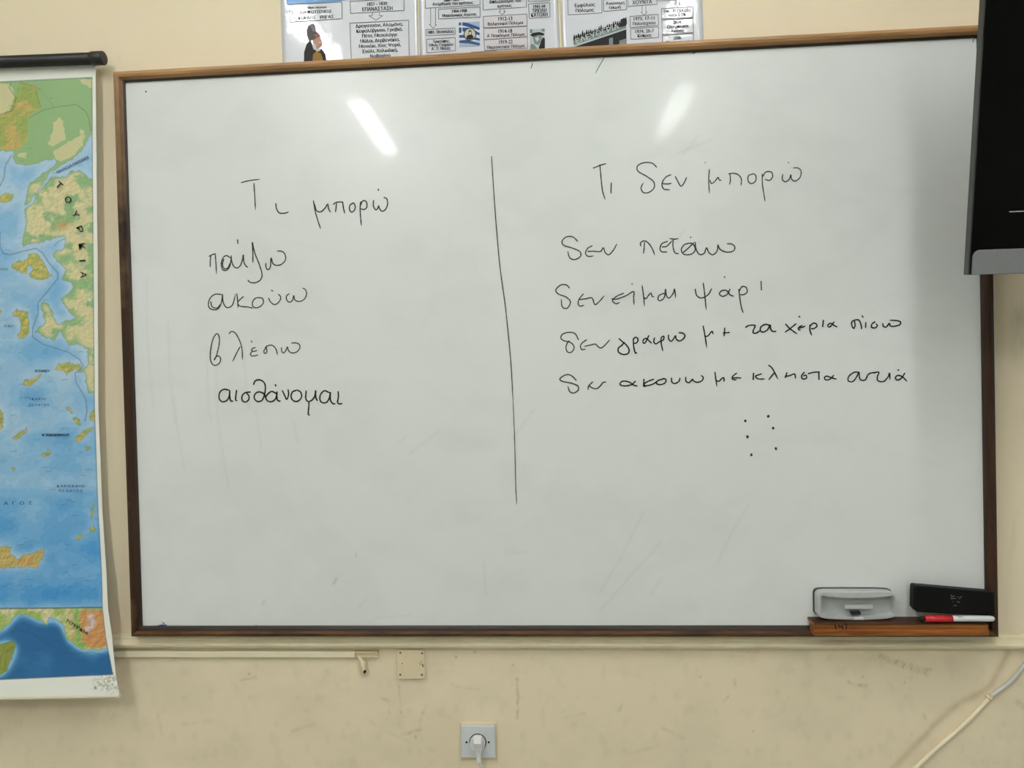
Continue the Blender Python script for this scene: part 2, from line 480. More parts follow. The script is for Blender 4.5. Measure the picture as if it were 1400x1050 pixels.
# painted rail running along the wall under the board
def zat(py_, y): return at(760, py_, y)[2]
zt, zb = zat(868.5, -0.012), zat(888, -0.016)
prof = [(0.0, zt), (-0.008, zt), (-0.012, zt - 0.003), (-0.013, zt - 0.010), (-0.018, zt - 0.016), (-0.020, (zt + zb) / 2 - 0.004),
        (-0.018, zb + 0.005), (-0.012, zb), (0.0, zb)]
b = MB()
b.loft([[(x, y, z) for y, z in prof] for x in (RX0, -1.0, 0.0, 1.0, RX1)], smooth=False)
tr = b.build('trim_1', M_trim, bevel=0.0015); tr['kind'] = 'structure'

# ------------------------------------------------------------------ whiteboard
BX0, BX1, BZ0, BZ1 = -0.9, 0.9, 0.95, 0.95 + 1.215
YF = -0.036          # front of the frame
YB = -0.020          # writing surface
FW = 0.0205
wb = empty('whiteboard', (0, 0, BZ0), 'large whiteboard with handwritten word lists in a worn brown wooden frame', 'whiteboard')
# frame: four mitred mouldings
prof = [(0.0, -0.023), (0.0, YF + 0.006), (0.003, YF + 0.001), (0.008, YF), (0.013, YF + 0.002), (0.0155, YF + 0.009), (0.017, YF + 0.0105), (FW, YF + 0.012), (FW, -0.010), (0.0, -0.007)]
prof = [(0.0, -0.007)] + prof[1:-2] + [(FW, -0.007)]
def rail(kind, m, name):
    rings = []
    for e in (0, 1):
        ring = []
        for u, y in prof:
            if kind == 'top': p = ((BX0 + u) if e == 0 else (BX1 - u), y, BZ1 - u)
            elif kind == 'bottom': p = ((BX0 + u) if e == 0 else (BX1 - u), y, BZ0 + u)
            elif kind == 'left': p = (BX0 + u, y, (BZ0 + u) if e == 0 else (BZ1 - u))
            else: p = (BX1 - u, y, (BZ0 + u) if e == 0 else (BZ1 - u))
            ring.append(p)
        rings.append(ring)
    b = MB(); b.loft(rings, smooth=False)
    n = len(prof)
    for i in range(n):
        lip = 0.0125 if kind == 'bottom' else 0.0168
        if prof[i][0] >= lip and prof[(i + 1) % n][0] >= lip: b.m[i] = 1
    return b.build(name, [m, M_wood_in], wb)
tag(rail('top', M_wood_top, 'frame_rail'), 'faded brown top rail of the wooden frame')
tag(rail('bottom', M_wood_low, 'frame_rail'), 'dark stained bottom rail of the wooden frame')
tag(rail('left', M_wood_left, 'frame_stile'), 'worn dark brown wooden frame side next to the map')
tag(rail('right', M_wood_side, 'frame_stile'), 'dark brown wooden frame side under the television')
# panel with faint eraser smears in its colour attribute
xs = np.linspace(BX0 + 0.018, BX1 - 0.018, 440); zs = np.linspace(BZ0 + 0.018, BZ1 - 0.018, 300)
GX, GZ = np.meshgrid(xs, zs)
P = np.stack([GX.ravel(), np.full(GX.size, YB), GZ.ravel()], 1)
px, py = to_px(P)
smear = np.zeros(len(P))
def sm(line, wd, amt):
    global smear
    line = smooth_line(line, 4)
    k = (px > line[:, 0].min() - 12) & (px < line[:, 0].max() + 12) & (py > line[:, 1].min() - 12) & (py < line[:, 1].max() + 12)
    smear[k] += amt * np.exp(-(pdist(px[k], py[k], line) / wd) ** 2)
for ln in ([(284, 480), (284, 540), (288, 575)], [(295, 505), (297, 560), (303, 610), (313, 668)], [(238, 540), (243, 590), (252, 640)],
           [(333, 470), (336, 520), (341, 560)], [(350, 560), (358, 620)], [(400, 575), (408, 605)], [(200, 380), (202, 470), (210, 560)],
           [(230, 440), (233, 520), (240, 580)]):
    sm(ln, 1.5, 0.075)
for ln in ([(1024, 690), (1000, 730), (980, 772)], [(880, 700), (850, 760), (820, 810)], [(662, 770), (664, 812)], [(730, 560), (700, 600)],
           [(600, 590), (560, 620)], [(545, 605), (556, 596)], [(820, 835), (860, 790), (905, 740)], [(905, 790), (890, 812)],
           [(512, 845), (560, 842)], [(490, 830), (500, 820)], [(700, 756), (722, 754)], [(815, 93), (820, 82)], [(955, 185), (935, 210)],
           [(925, 210), (975, 190)], [(935, 315), (925, 330)], [(920, 345), (960, 330)]):
    sm(ln, 1.6, 0.085)
sm([(460, 791), (456, 798)], 1.6, 0.35); sm([(361, 822), (359, 826)], 2, 0.18); sm([(487, 757), (486, 762)], 1.2, 0.2)
r2 = np.random.default_rng(3)
for k in range(70):
    x0, y0 = r2.uniform(200, 1330), r2.uniform(110, 840)
    a = r2.uniform(-0.5, 0.9) + math.pi / 2 * (r2.random() < 0.3); L = r2.uniform(30, 130); cv = r2.uniform(-12, 12)
    sm([(x0, y0), (x0 + L / 2 * math.cos(a) + cv, y0 + L / 2 * math.sin(a) - cv), (x0 + L * math.cos(a), y0 + L * math.sin(a))], r2.uniform(2, 7), r2.uniform(0.008, 0.022))
smear += 0.05 * np.clip((fbm(px / 70, py / 50, 31, 4) - 0.48) * 4, 0, 1)
bc = np.array(D(214, 216, 214, 0.80)[:3]); dk = np.array(D(120, 126, 124)[:3])
c = bc[None] * (1 - np.clip(smear, 0, .9)[:, None]) + dk[None] * np.clip(smear, 0, .9)[:, None]
grid_mesh('writing_panel', P, len(xs), len(zs), c, M_board, wb)
b = MB(); b.box((BX0 + 0.012, -0.0195, BZ0 + 0.012), (BX1 - 0.012, -0.0075, BZ1 - 0.012)); b.build('backing_board', M_wood_side, wb)

YI = YB - 0.0007
def word(strokes, org, s, label, width=1.7, m=None):
    b = MB()
    for st in strokes:
        ribbon(b, [(org[0] + x / s, org[1] + y / s) for x, y in st], width, YI)
    o = b.build('handwritten_word', m or M_ink_mid, wb)
    o['label'] = label
    return o
A = ((300, 220), 5.385)
word([[(160, 160), (220, 145), (298, 135)], [(254, 165), (260, 260), (265, 360)], [(415, 312), (420, 350), (440, 382), (480, 385), (510, 375)]], *A, 'handwritten Τι of the left heading')
word([[(692, 293), (705, 370), (725, 440), (745, 500)], [(700, 320), (715, 365), (745, 375), (775, 350), (797, 318), (803, 350), (818, 380)],
      [(838, 320), (860, 305), (895, 302), (910, 303)], [(862, 308), (858, 350), (853, 378)], [(908, 303), (912, 340), (923, 388)],
      [(985, 310), (962, 325), (957, 355), (970, 376), (990, 368), (1000, 340), (990, 312), (975, 312)],
      [(1040, 300), (1036, 340), (1038, 400), (1045, 478)], [(1038, 330), (1050, 300), (1070, 292), (1085, 310), (1083, 345), (1060, 358), (1040, 350)],
      [(1135, 290), (1133, 330), (1150, 360), (1165, 350), (1172, 330), (1178, 350), (1195, 370), (1220, 360), (1238, 320), (1232, 280), (1208, 268)],
      [(1168, 208), (1172, 220)]], *A, 'handwritten μπορώ of the left heading')
A = ((260, 320), 5.833)
word([[(150, 178), (175, 165), (205, 155)], [(165, 170), (160, 220), (160, 265)], [(200, 158), (205, 230), (210, 318)],
      [(320, 190), (290, 172), (262, 190), (248, 240), (260, 285), (290, 288), (315, 260), (325, 210), (326, 172)],
      [(326, 172), (332, 220), (350, 260), (375, 270), (400, 250), (418, 200), (424, 165), (428, 220), (445, 255), (462, 265)],
      [(268, 200), (258, 240), (270, 275), (300, 270), (318, 230)], [(378, 45), (380, 78)],
      [(500, 225), (500, 150), (495, 65), (515, 150), (550, 240), (573, 320), (560, 365), (520, 388), (480, 385), (458, 365)],
      [(603, 232), (605, 265), (620, 285), (640, 260), (645, 190), (660, 235), (690, 250), (730, 240), (760, 205), (755, 160), (730, 138), (690, 135)]], *A, 'handwritten παίζω', 1.6)
word([[(250, 482), (200, 480), (160, 510), (145, 560), (160, 595), (205, 604), (235, 580), (252, 530), (258, 480), (262, 540), (285, 582), (310, 585), (340, 560), (362, 478)],
      [(165, 540), (175, 580), (215, 590), (240, 560)], [(372, 475), (378, 530), (382, 590)], [(425, 498), (395, 525), (378, 550), (400, 575), (460, 582), (505, 592)],
      [(575, 510), (530, 508), (500, 535), (497, 570), (520, 588), (555, 580), (583, 550), (578, 515), (555, 508)],
      [(625, 510), (640, 540), (670, 562), (700, 550), (722, 515), (715, 490), (700, 480)], [(648, 448), (660, 456)],
      [(790, 475), (768, 495), (770, 525), (790, 543), (815, 530), (826, 490), (835, 525), (870, 538), (910, 520), (928, 480), (920, 445), (895, 430)]], *A, 'handwritten ακούω', 1.5)
A = ((260, 440), 5.833)
word([[(190, 305), (205, 280), (225, 272), (242, 290), (235, 325), (205, 347), (175, 335), (160, 290), (165, 210), (185, 130), (212, 95), (230, 115), (232, 170), (215, 250), (195, 305)],
      [(310, 95), (330, 77), (360, 90), (390, 140), (412, 210), (418, 302)], [(398, 198), (370, 250), (338, 318)],
      [(488, 152), (492, 164)], [(520, 205), (495, 215), (490, 230), (510, 235), (535, 228)], [(495, 238), (480, 255), (492, 272), (520, 270), (542, 262)],
      [(610, 205), (590, 225), (590, 248), (605, 250), (612, 225), (600, 205), (630, 187), (660, 190), (685, 220), (696, 265)],
      [(728, 205), (730, 235), (745, 248), (765, 225), (775, 200), (785, 230), (810, 248), (850, 240), (875, 205), (868, 178), (840, 168), (805, 170)]], *A, 'handwritten βλέπω', 1.5)
word([[(310, 545), (270, 538), (238, 560), (230, 605), (250, 635), (285, 632), (310, 600), (316, 545), (315, 595), (325, 630), (345, 632)],
      [(370, 545), (364, 590), (362, 620), (375, 632)], [(480, 560), (440, 565), (415, 590), (415, 625), (440, 640), (465, 622), (468, 590), (445, 565)],
      [(505, 500), (520, 470), (555, 463), (590, 485), (600, 530), (590, 590), (570, 628), (535, 635), (512, 610), (515, 580), (540, 560), (575, 565), (598, 590), (600, 610)],
      [(690, 575), (650, 555), (615, 580), (603, 605), (620, 632), (655, 635), (685, 605), (692, 555), (690, 600), (700, 628), (722, 632)], [(680, 500), (683, 515)],
      [(735, 548), (755, 590), (770, 618), (785, 580), (780, 535)], [(850, 545), (815, 560), (805, 600), (825, 630), (860, 632), (888, 600), (880, 560), (850, 543)],
      [(925, 550), (922, 610), (940, 635), (970, 625), (995, 590), (1000, 548), (1002, 600), (1015, 632)], [(948, 640), (945, 690), (942, 735), (955, 745)],
      [(1110, 565), (1070, 550), (1040, 580), (1035, 620), (1055, 645), (1090, 640), (1112, 600), (1118, 560), (1118, 620), (1135, 650), (1158, 655)],
      [(1180, 555), (1182, 600), (1175, 640), (1190, 655), (1215, 650)]], *A, 'handwritten αισθάνομαι', 2.0, M_ink)
A = ((780, 200), 4.118)
word([[(128, 123), (165, 108), (202, 97)], [(165, 103), (172, 180), (180, 250), (195, 300)], [(230, 205), (228, 240), (228, 268)]], *A, 'handwritten Τι of the right heading', 1.7)
word([[(485, 118), (460, 95), (415, 92), (378, 110), (380, 140), (430, 170), (468, 200), (470, 235), (440, 260), (410, 260), (397, 235), (410, 205)],
      [(565, 160), (535, 175), (515, 210), (525, 240), (560, 245)], [(517, 210), (545, 212), (570, 208)], [(590, 170), (605, 200), (622, 225), (640, 205), (655, 172)]], *A, 'handwritten δεν of the right heading', 1.6)
word([[(782, 130), (778, 190), (782, 265)], [(784, 190), (795, 210), (815, 195), (830, 175), (838, 190), (850, 190)], [(757, 92), (760, 94)],
      [(890, 155), (920, 152), (945, 160), (962, 185), (960, 222)], [(898, 158), (900, 190), (895, 218)],
      [(1030, 155), (1003, 165), (1000, 195), (1018, 210), (1042, 195), (1043, 165), (1025, 152)],
      [(1080, 155), (1080, 210), (1088, 265), (1096, 312)], [(1082, 170), (1100, 145), (1130, 145), (1138, 170), (1120, 192), (1095, 185)],
      [(1195, 158), (1192, 185), (1210, 200), (1232, 185), (1240, 160), (1245, 185), (1265, 195), (1292, 175), (1298, 140), (1280, 122), (1252, 122)], [(1226, 91), (1229, 95)]], *A, 'handwritten μπορώ of the right heading', 1.5)
A = ((750, 300), 4.516)
word([[(180, 135), (150, 108), (110, 108), (83, 135), (95, 160), (150, 178), (195, 200), (195, 230), (160, 248), (130, 235), (118, 195)],
      [(270, 162), (240, 180), (228, 210), (245, 228), (278, 225)], [(240, 198), (275, 196), (320, 198), (338, 175), (350, 205), (372, 218), (400, 190), (422, 150)]], *A, 'handwritten δεν of the first right line', 1.6)
word([[(570, 165), (568, 145), (590, 132), (615, 145), (640, 180), (655, 220)], [(592, 140), (590, 180), (585, 212)],
      [(735, 135), (700, 150), (688, 180), (700, 200), (735, 200)], [(700, 170), (730, 165), (765, 130)],
      [(748, 118), (775, 122), (802, 118)], [(770, 122), (768, 165), (780, 205), (805, 212)],
      [(880, 145), (840, 155), (820, 185), (835, 215), (880, 215), (905, 190), (895, 155), (870, 145)], [(830, 205), (860, 180), (900, 140)],
      [(905, 140), (910, 180), (930, 215), (960, 210), (975, 175), (990, 205), (1015, 218), (1040, 195), (1045, 155)], [(876, 108), (880, 114)],
      [(1045, 155), (1060, 185), (1100, 202), (1140, 195), (1150, 170), (1130, 152), (1100, 150)]], *A, 'handwritten πετάω', 1.7)
word([[(130, 425), (110, 405), (75, 405), (45, 435), (60, 460), (110, 480), (135, 510), (115, 548), (85, 540), (78, 490)],
      [(215, 460), (190, 490), (182, 520), (195, 535), (220, 530)], [(190, 495), (230, 490), (268, 485), (285, 525), (310, 510), (345, 470)]], *A, 'handwritten δεν of the second right line', 1.6)
word([[(465, 455), (420, 475), (395, 500), (415, 520), (440, 512)], [(390, 490), (420, 492), (480, 470), (525, 445), (525, 485), (528, 528)], [(514, 396), (518, 402)],
      [(577, 408), (585, 460), (592, 535)], [(585, 475), (600, 490), (620, 465), (632, 455), (640, 475), (652, 478)],
      [(715, 455), (685, 468), (675, 490), (690, 502), (715, 480), (722, 430), (728, 470), (745, 485), (770, 455), (778, 430), (785, 485)]], *A, 'handwritten είμαι', 1.7)
word([[(905, 430), (915, 470), (945, 485), (985, 465), (1008, 425)], [(955, 393), (965, 470), (973, 558)],
      [(1120, 430), (1105, 460), (1075, 475), (1055, 460), (1070, 440), (1100, 440), (1120, 465), (1145, 475)], [(1086, 354), (1090, 360)],
      [(1175, 430), (1180, 480), (1190, 540), (1202, 578)], [(1178, 440), (1195, 415), (1220, 420), (1225, 450), (1200, 465), (1182, 462)],
      [(1312, 382), (1314, 438)]], *A, 'handwritten ψάρι', 1.8)
A = ((750, 420), 5.385)
word([[(220, 240), (195, 195), (150, 185), (105, 198), (90, 225), (110, 245), (165, 262), (188, 295), (170, 330), (140, 330), (128, 295), (140, 260), (155, 245)],
      [(280, 240), (245, 265), (235, 290), (245, 312), (275, 308)], [(265, 288), (310, 278), (345, 272), (365, 290), (385, 300), (410, 285), (452, 238)]], *A, 'handwritten δεν of the third right line', 1.6)
word([[(518, 230), (545, 255), (570, 275), (592, 310), (585, 340), (550, 348), (515, 330), (515, 300), (540, 280), (560, 255)],
      [(624, 232), (626, 285), (638, 335), (652, 335)], [(622, 240), (638, 222), (656, 230), (656, 252), (640, 266), (628, 262)],
      [(738, 208), (724, 240), (706, 266), (694, 254), (704, 234), (724, 232), (742, 250), (760, 266)],
      [(780, 225), (775, 255), (790, 270), (815, 255), (845, 240), (848, 215), (830, 225), (830, 270), (842, 325)],
      [(883, 205), (885, 235), (905, 250), (925, 225), (935, 210), (940, 235), (965, 248), (995, 230), (1003, 205), (985, 190), (955, 188)]], *A, 'handwritten γράφω', 1.9, M_ink)
word([[(1138, 138), (1150, 200), (1165, 298)], [(1158, 215), (1175, 210), (1195, 185), (1205, 178), (1212, 200)],
      [(1297, 152), (1295, 185), (1292, 215)], [(1285, 190), (1310, 188), (1335, 185)]], *A, 'handwritten με of the third right line', 1.9, M_ink)
word([[(205, 540), (170, 505), (130, 497), (85, 525), (100, 545), (170, 560), (215, 580), (218, 610), (185, 632), (155, 620), (142, 580)],
      [(325, 550), (295, 580), (290, 610)], [(300, 580), (325, 595), (355, 600), (385, 575), (400, 555), (425, 550)]], *A, 'handwritten δεν of the fourth right line', 1.7)
word([[(640, 545), (610, 570), (560, 580), (525, 568), (545, 545), (590, 550), (630, 575), (655, 580)],
      [(702, 530), (700, 585)], [(775, 530), (735, 545), (705, 565), (712, 590)], [(705, 580), (760, 570), (800, 545)],
      [(840, 530), (805, 540), (795, 562), (825, 570), (860, 555), (862, 530), (835, 525)], [(905, 520), (908, 550), (930, 562), (960, 545), (968, 518)],
      [(1010, 515), (1012, 545), (1035, 555), (1060, 530), (1065, 540), (1095, 553), (1130, 540), (1138, 515), (1120, 502)]], *A, 'handwritten ακούω of the fourth right line', 1.9, M_ink)
word([[(1225, 478), (1230, 520), (1240, 585)], [(1235, 540), (1255, 545), (1275, 525), (1290, 520), (1292, 550)],
      [(1385, 485), (1355, 510), (1355, 530), (1385, 535)], [(1358, 520), (1390, 520), (1420, 522)]], *A, 'handwritten με of the fourth right line', 1.9, M_ink)
A = ((990, 420), 4.774)
word([[(140, 132), (160, 120), (188, 117), (203, 121), (192, 148), (190, 168), (212, 168), (238, 150)], [(298, 118), (268, 112), (240, 130), (238, 155), (258, 162), (284, 146), (300, 116), (304, 142), (318, 158), (342, 157)]], *A, 'handwritten τα', 2.0, M_ink)
word([[(402, 110), (430, 140), (478, 175)], [(470, 108), (430, 140), (395, 165)], [(510, 120), (490, 130), (485, 145), (500, 150)], [(487, 137), (515, 130), (530, 122)], [(488, 60), (496, 66)],
      [(560, 115), (560, 150), (572, 185)], [(560, 125), (580, 105), (600, 108), (605, 125), (585, 140), (565, 140)], [(648, 85), (643, 130)],
      [(718, 95), (700, 120), (685, 130), (677, 118), (695, 105), (720, 120), (740, 130)]], *A, 'handwritten χέρια', 1.9, M_ink)
word([[(850, 140), (838, 130), (832, 100), (850, 85), (880, 85), (895, 120), (897, 145)], [(850, 88), (855, 120), (845, 138)], [(925, 100), (924, 135)], [(900, 55), (908, 68)],
      [(985, 95), (965, 110), (962, 130), (985, 135), (1000, 120), (990, 108)],
      [(1035, 105), (1040, 125), (1060, 128), (1078, 105), (1085, 122), (1110, 125), (1145, 115), (1152, 98), (1130, 88), (1080, 85)]], *A, 'handwritten πίσω', 1.9, M_ink)
word([[(192, 430), (190, 475)], [(245, 435), (205, 450), (225, 468), (268, 468)], [(290, 378), (315, 400), (352, 470)], [(330, 425), (310, 450), (290, 475)],
      [(410, 428), (398, 462)], [(398, 452), (430, 446), (460, 436), (466, 468)], [(525, 424), (507, 445), (512, 468), (538, 463), (534, 444), (514, 450)], [(548, 434), (585, 425), (627, 422)],
      [(618, 425), (620, 475)], [(715, 445), (690, 470), (665, 475), (655, 460), (670, 450), (700, 460), (735, 470)]], *A, 'handwritten κληστά', 1.9, M_ink)
word([[(880, 425), (850, 425), (815, 450), (810, 480), (840, 485), (865, 455), (880, 425), (885, 465), (905, 480)], [(905, 480), (925, 470), (940, 440), (965, 428), (990, 430)],
      [(975, 428), (1010, 425), (1000, 455), (1005, 480), (1040, 485), (1070, 455), (1080, 430), (1082, 475)],
      [(1180, 430), (1155, 465), (1130, 475), (1118, 460), (1135, 445), (1165, 455), (1195, 485)], [(1136, 408), (1140, 415)]], *A, 'handwritten αυτιά', 1.9, M_ink)
for x, y in ((138, 742), (288, 712), (320, 790), (153, 846), (338, 923), (178, 964)):
    b = MB(); blob(b, 990 + x / 4.774, 420 + y / 4.774, 1.8, YI); b.build('ink_dot', M_ink, wb)
b = MB()
ribbon(b, [(672, 214), (677, 290), (683, 360), (691, 420), (698, 490), (701.5, 550)], 1.35, YI)
ribbon(b, [(701.5, 550), (703.5, 600), (705, 660), (706.5, 690)], 1.1, YI)
tag(b.build('dividing_line', M_ink_mid, wb), 'thin hand-drawn line between the two word lists')
b = MB()
for ln in ([(728.1, 86.4), (727.0, 90), (725.8, 94)], [(826, 79), (819, 91), (814, 100.5)], [(947.5, 73.6), (951.4, 71.3)], [(1330, 58), (1332, 53), (1341, 49.5)]):
    b = MB(); ribbon(b, ln, 1.0, YI); b.build('stray_ink_mark', M_ink_mid, wb)
for x, y in ((199.5, 125.3), (350, 856)):
    b = MB(); blob(b, x, y, 1.2, YI); b.build('stray_ink_mark', M_ink_mid, wb)
b = MB()
for ln in ([(206, 857), (212, 857), (220, 855.5)], [(210, 856.3), (224, 854.6)], [(219, 854.6), (228, 854.4)], [(208, 858), (216, 857)], [(222, 851), (225, 853)]):
    ribbon(b, ln, 1.3, YI)
tag(b.build('stray_ink_mark', M_blue, wb), 'smudge of blue marker ink in the lower left corner')
b = MB(); ribbon(b, [(169, 144), (169.5, 141), (173, 141)], 1.5, YI)
tag(b.build('stray_ink_mark', M_green, wb), 'green marker speck at the left edge')

# wooden ledge at the lower right end
YL = -0.068
b = MB()
p0, p1 = at(1114, 853.6, YL), at(1352, 853.6, YL)
zl = (p0[2] + p1[2]) / 2; zl0 = zl - 0.0245
prof = [(YF + 0.001, zl0), (YL + 0.004, zl0), (YL, zl0 + 0.003), (YL, zl0 + 0.012), (YL + 0.003, zl0 + 0.014), (YL + 0.002, zl - 0.002), (YL + 0.005, zl), (YB - 0.001, zl), (YB - 0.001, zl - 0.004), (YF + 0.001, zl - 0.006)]
b.loft([[(x, y, z) for y, z in prof] for x in (p0[0], p1[0])], smooth=False)
b.m[6] = 1; b.m[5] = 1  # ledge top: shadow around the erasers and marker painted as darker wood
ledge = b.build('pen_ledge', [M_wood_ledge, mat('shaded_ledge_wood', D(70, 42, 18), 0.5, spec=0.25, noise=((12, 60, 60), 0.8, D(34, 20, 9), 6))], wb)
tag(ledge, 'orange brown pine ledge fixed to the lower right of the frame')
b = MB()
for ln in ([(1142, 854), (1143, 860)], [(1146, 853.5), (1148, 857), (1152, 856), (1152, 861)], [(1154, 854), (1157, 853), (1157, 861)]):
    ribbon(b, ln, 1.6, YL + 0.0015)
b.build('ink_scribble', mat('brown_black_ink', (0.035, 0.012, 0.008, 1), 0.5, spec=0.1), ledge)

# ------------------------------------------------------------------ wall map
def map_depth(x, y):
    y = np.asarray(y, float)
    return -0.022 - 0.045 * np.clip((y - 640) / 300, 0, 1.1) ** 2
wm = empty('wall_map', at(60, 955, -0.02), 'large roll-down relief map hung from a black roller beside the whiteboard', 'map')
z1 = lambda *p: [(x / 4.04, 60 + y / 4.04) for x, y in p]
z2 = lambda *p: [(x / 4.04, 300 + y / 4.04) for x, y in p]
z3 = lambda *p: [(x / 4.04, 540 + y / 4.04) for x, y in p]
z4 = lambda *p: [(x / 4.77, 780 + y / 4.77) for x, y in p]
R_IN = np.array([(100, 125.5), (106, 125.5), (320, 127), (560, 129), (700, 134), (780, 138.6), (831, 139.8), (870, 144), (922, 154), (945, 158)], float)
R_OUT = np.array([(86, 130.5), (320, 133), (560, 134.5), (700, 140), (780, 145.3), (831, 147.4), (870, 153), (922, 158), (946, 162.5), (952, 162.5)], float)
rin = lambda y: np.interp(y, R_IN[:, 0], R_IN[:, 1])
rout = lambda y: np.interp(y, R_OUT[:, 0], R_OUT[:, 1])
europe = [(-420, 206), (0, 206), (18, 207), (18, 214), (21, 223), (34.6, 226), (57, 221), (74, 216.5), (77, 223), (67, 233), (59, 237), (41, 250.6), (37, 263), (33.4, 279), (41, 278), (46, 267), (57, 253), (68, 236), (82, 228), (99, 217), (113, 203.6), (119, 192), (126, 180), (240, 170), (240, 100), (-420, 100)]
asia = [(240, 250), (126, 245.6), (114, 238), (111, 233), (96.5, 234.5), (91.6, 242), (72, 242), (65.6, 248), (49.5, 265.5), (46, 280), (33.4, 284), (36, 297), (34, 318), (30, 337), (49.5, 332), (81.7, 323.5), (91.6, 322), (89, 337), (72, 347), (79, 359), (91.6, 369), (84, 381.7), (96.5, 385), (100, 396.5), (81.7, 409), (86.6, 416), (93, 424), (99, 431), (104, 434), (88, 440), (79, 444), (74, 434), (67, 416), (59.4, 412.6), (55.7, 416), (58, 429), (63, 441), (47, 453.5), (62, 461), (74, 466), (81.7, 453.5), (94, 471), (106, 471), (119, 477), (121, 498), (106, 509), (117.6, 510), (117.6, 523), (121, 537.6), (140, 535), (240, 535)]
isl = [z2((60, 250), (90, 230), (150, 225), (155, 190), (200, 185), (222, 210), (250, 260), (285, 310), (240, 340), (170, 320), (165, 300), (185, 270), (165, 250), (150, 270), (150, 300), (90, 285)),
       z2((70, 520), (95, 500), (150, 510), (165, 570), (160, 620), (130, 660), (90, 640), (120, 610), (115, 550), (80, 535)),
       z2((300, 830), (320, 800), (370, 790), (430, 800), (450, 825), (400, 835), (375, 860), (355, 835)),
       z2((130, 915), (140, 890), (200, 870), (235, 850), (225, 875), (165, 915)),
       z3((365, 70), (390, 65), (405, 100), (375, 90)), z3((405, 120), (445, 140), (440, 170), (410, 155)),
       z3((415, 240), (440, 220), (490, 180), (520, 180), (480, 215), (430, 265)), z3((490, 100), (535, 75), (535, 150), (495, 138)),
       z3((-40, 70), (0, 80), (20, 100), (15, 180), (0, 195), (-50, 180)), z3((70, 235), (100, 215), (155, 185), (150, 200), (90, 250)),
       z3((225, 320), (260, 320), (265, 300), (285, 310), (270, 330), (240, 345)), z3((470, 290), (500, 285), (485, 310)),
       z3((65, 405), (90, 405), (75, 425)), z3((500, 685), (505, 640), (515, 590), (525, 590), (517, 650), (505, 690)),
       z3((490, 740), (520, 715), (525, 745), (500, 765)), z3((415, 790), (460, 770), (465, 780), (430, 805)),
       z3((-700, 850), (-300, 880), (0, 840), (60, 835), (60, 880), (100, 910), (130, 880), (200, 870), (240, 840), (245, 880), (200, 950), (120, 950), (60, 955), (0, 960), (-500, 985)),
       z1((-30, 850), (0, 845), (30, 825), (70, 825), (75, 850), (40, 875), (0, 872)), z2((-20, 500), (10, 505), (10, 525), (-20, 525)),
       [(-430, 200), (-330, 206), (-290, 236), (-262, 300), (-300, 322), (-312, 370), (-262, 402), (-226, 458), (-252, 486), (-300, 470), (-318, 520), (-276, 566), (-296, 640), (-330, 600), (-352, 690), (-392, 640), (-430, 620)],
       [(-232, 400), (-214, 392), (-176, 440), (-150, 462), (-156, 474), (-200, 446)], [(-96, 478), (-82, 470), (-62, 486), (-70, 500), (-88, 492)], [(-140, 560), (-128, 552), (-118, 572), (-132, 586)], [(-60, 590), (-44, 584), (-36, 604), (-52, 612)], [(-150, 640), (-138, 634), (-130, 650), (-144, 656)]]
inset_land = z4((-2000, 252), (680, 240), (800, 240), (800, 505), (690, 500), (640, 520), (560, 515), (510, 500), (470, 470), (430, 440), (420, 370), (390, 330), (350, 305), (320, 310), (310, 360), (290, 340), (240, 320), (190, 290), (130, 285), (90, 300), (60, 350), (30, 370), (0, 400), (-2000, 400))
inset_isle = z4((-300, 520), (0, 480), (60, 465), (100, 455), (95, 520), (50, 640), (0, 690), (-400, 700))
gx = np.concatenate([np.arange(-420, 0, 4.0), np.arange(0, 165, 0.8)])
un = np.concatenate([np.linspace(-420, 0, 240)[:-1], np.arange(0, 163, 0.8)])
ysg = np.concatenate([np.arange(87, 952, 0.9), [952.0]])
# columns follow the right edge of the sheet
frac = (un - un[0]) / (un[-1] - un[0])
U, Yg = np.meshgrid(frac, ysg)
X = -420 + U * (rout(Yg) + 420)
# the sheet's head is parallel to the roller and its foot dips to the left
Yp = Yg + (130 - X) * np.interp(Yg, [87, 300, 700, 952], [0.022, 0.03, 0.02, 0.018]) * np.where(Yg < 900, 1, 1)
mx, my = X.ravel(), Yp.ravel(); yraw = Yg.ravel()
mx0, my0 = mx, my
wob = lambda sd: (fbm(mx0 / 4.5, my0 / 4.5, sd, 3) - 0.5)
mx, my = mx0 + 5.0 * wob(101), my0 + 5.0 * wob(131)
land = inside(mx, my, europe) | inside(mx, my, asia)
for p in isl: land |= inside(mx, my, p)
inset = my0 > 831.5
iland = inside(mx, my, inset_land) | inside(mx, my, inset_isle)
land = np.where(inset, iland, land)
L2 = land.reshape(Yg.shape).astype(float)
def blur(a, k):
    for ax in (0, 1):
        p = np.pad(a, [(k, k) if i == ax else (0, 0) for i in (0, 1)], mode='edge')
        cs = np.cumsum(p, axis=ax); cs = np.insert(cs, 0, 0, axis=ax)
        a = (np.take(cs, range(2 * k + 1, cs.shape[ax]), axis=ax) - np.take(cs, range(0, cs.shape[ax] - 2 * k - 1), axis=ax)) / (2 * k + 1)
    return a
near = np.clip(blur(blur(L2, 9), 9) * 2.0, 0, 1).ravel()
inl = np.clip((blur(blur(L2, 6), 6).ravel() - 0.45) * 1.9, 0, 1)
H = fbm(mx / 16, my / 13, 41, 5)
H2 = fbm(mx / 5.0, my / 4.0, 51, 4)
def shade(field, k):
    f = field.reshape(Yg.shape)
    return (-(np.gradient(f, axis=1) + 0.8 * np.gradient(f, axis=0)) * k).ravel()
relief = np.clip(shade(H2, 1.6), -0.22, 0.22)
K = lambda r, g, b: np.array(D(r, g, b, 0.82)[:3])
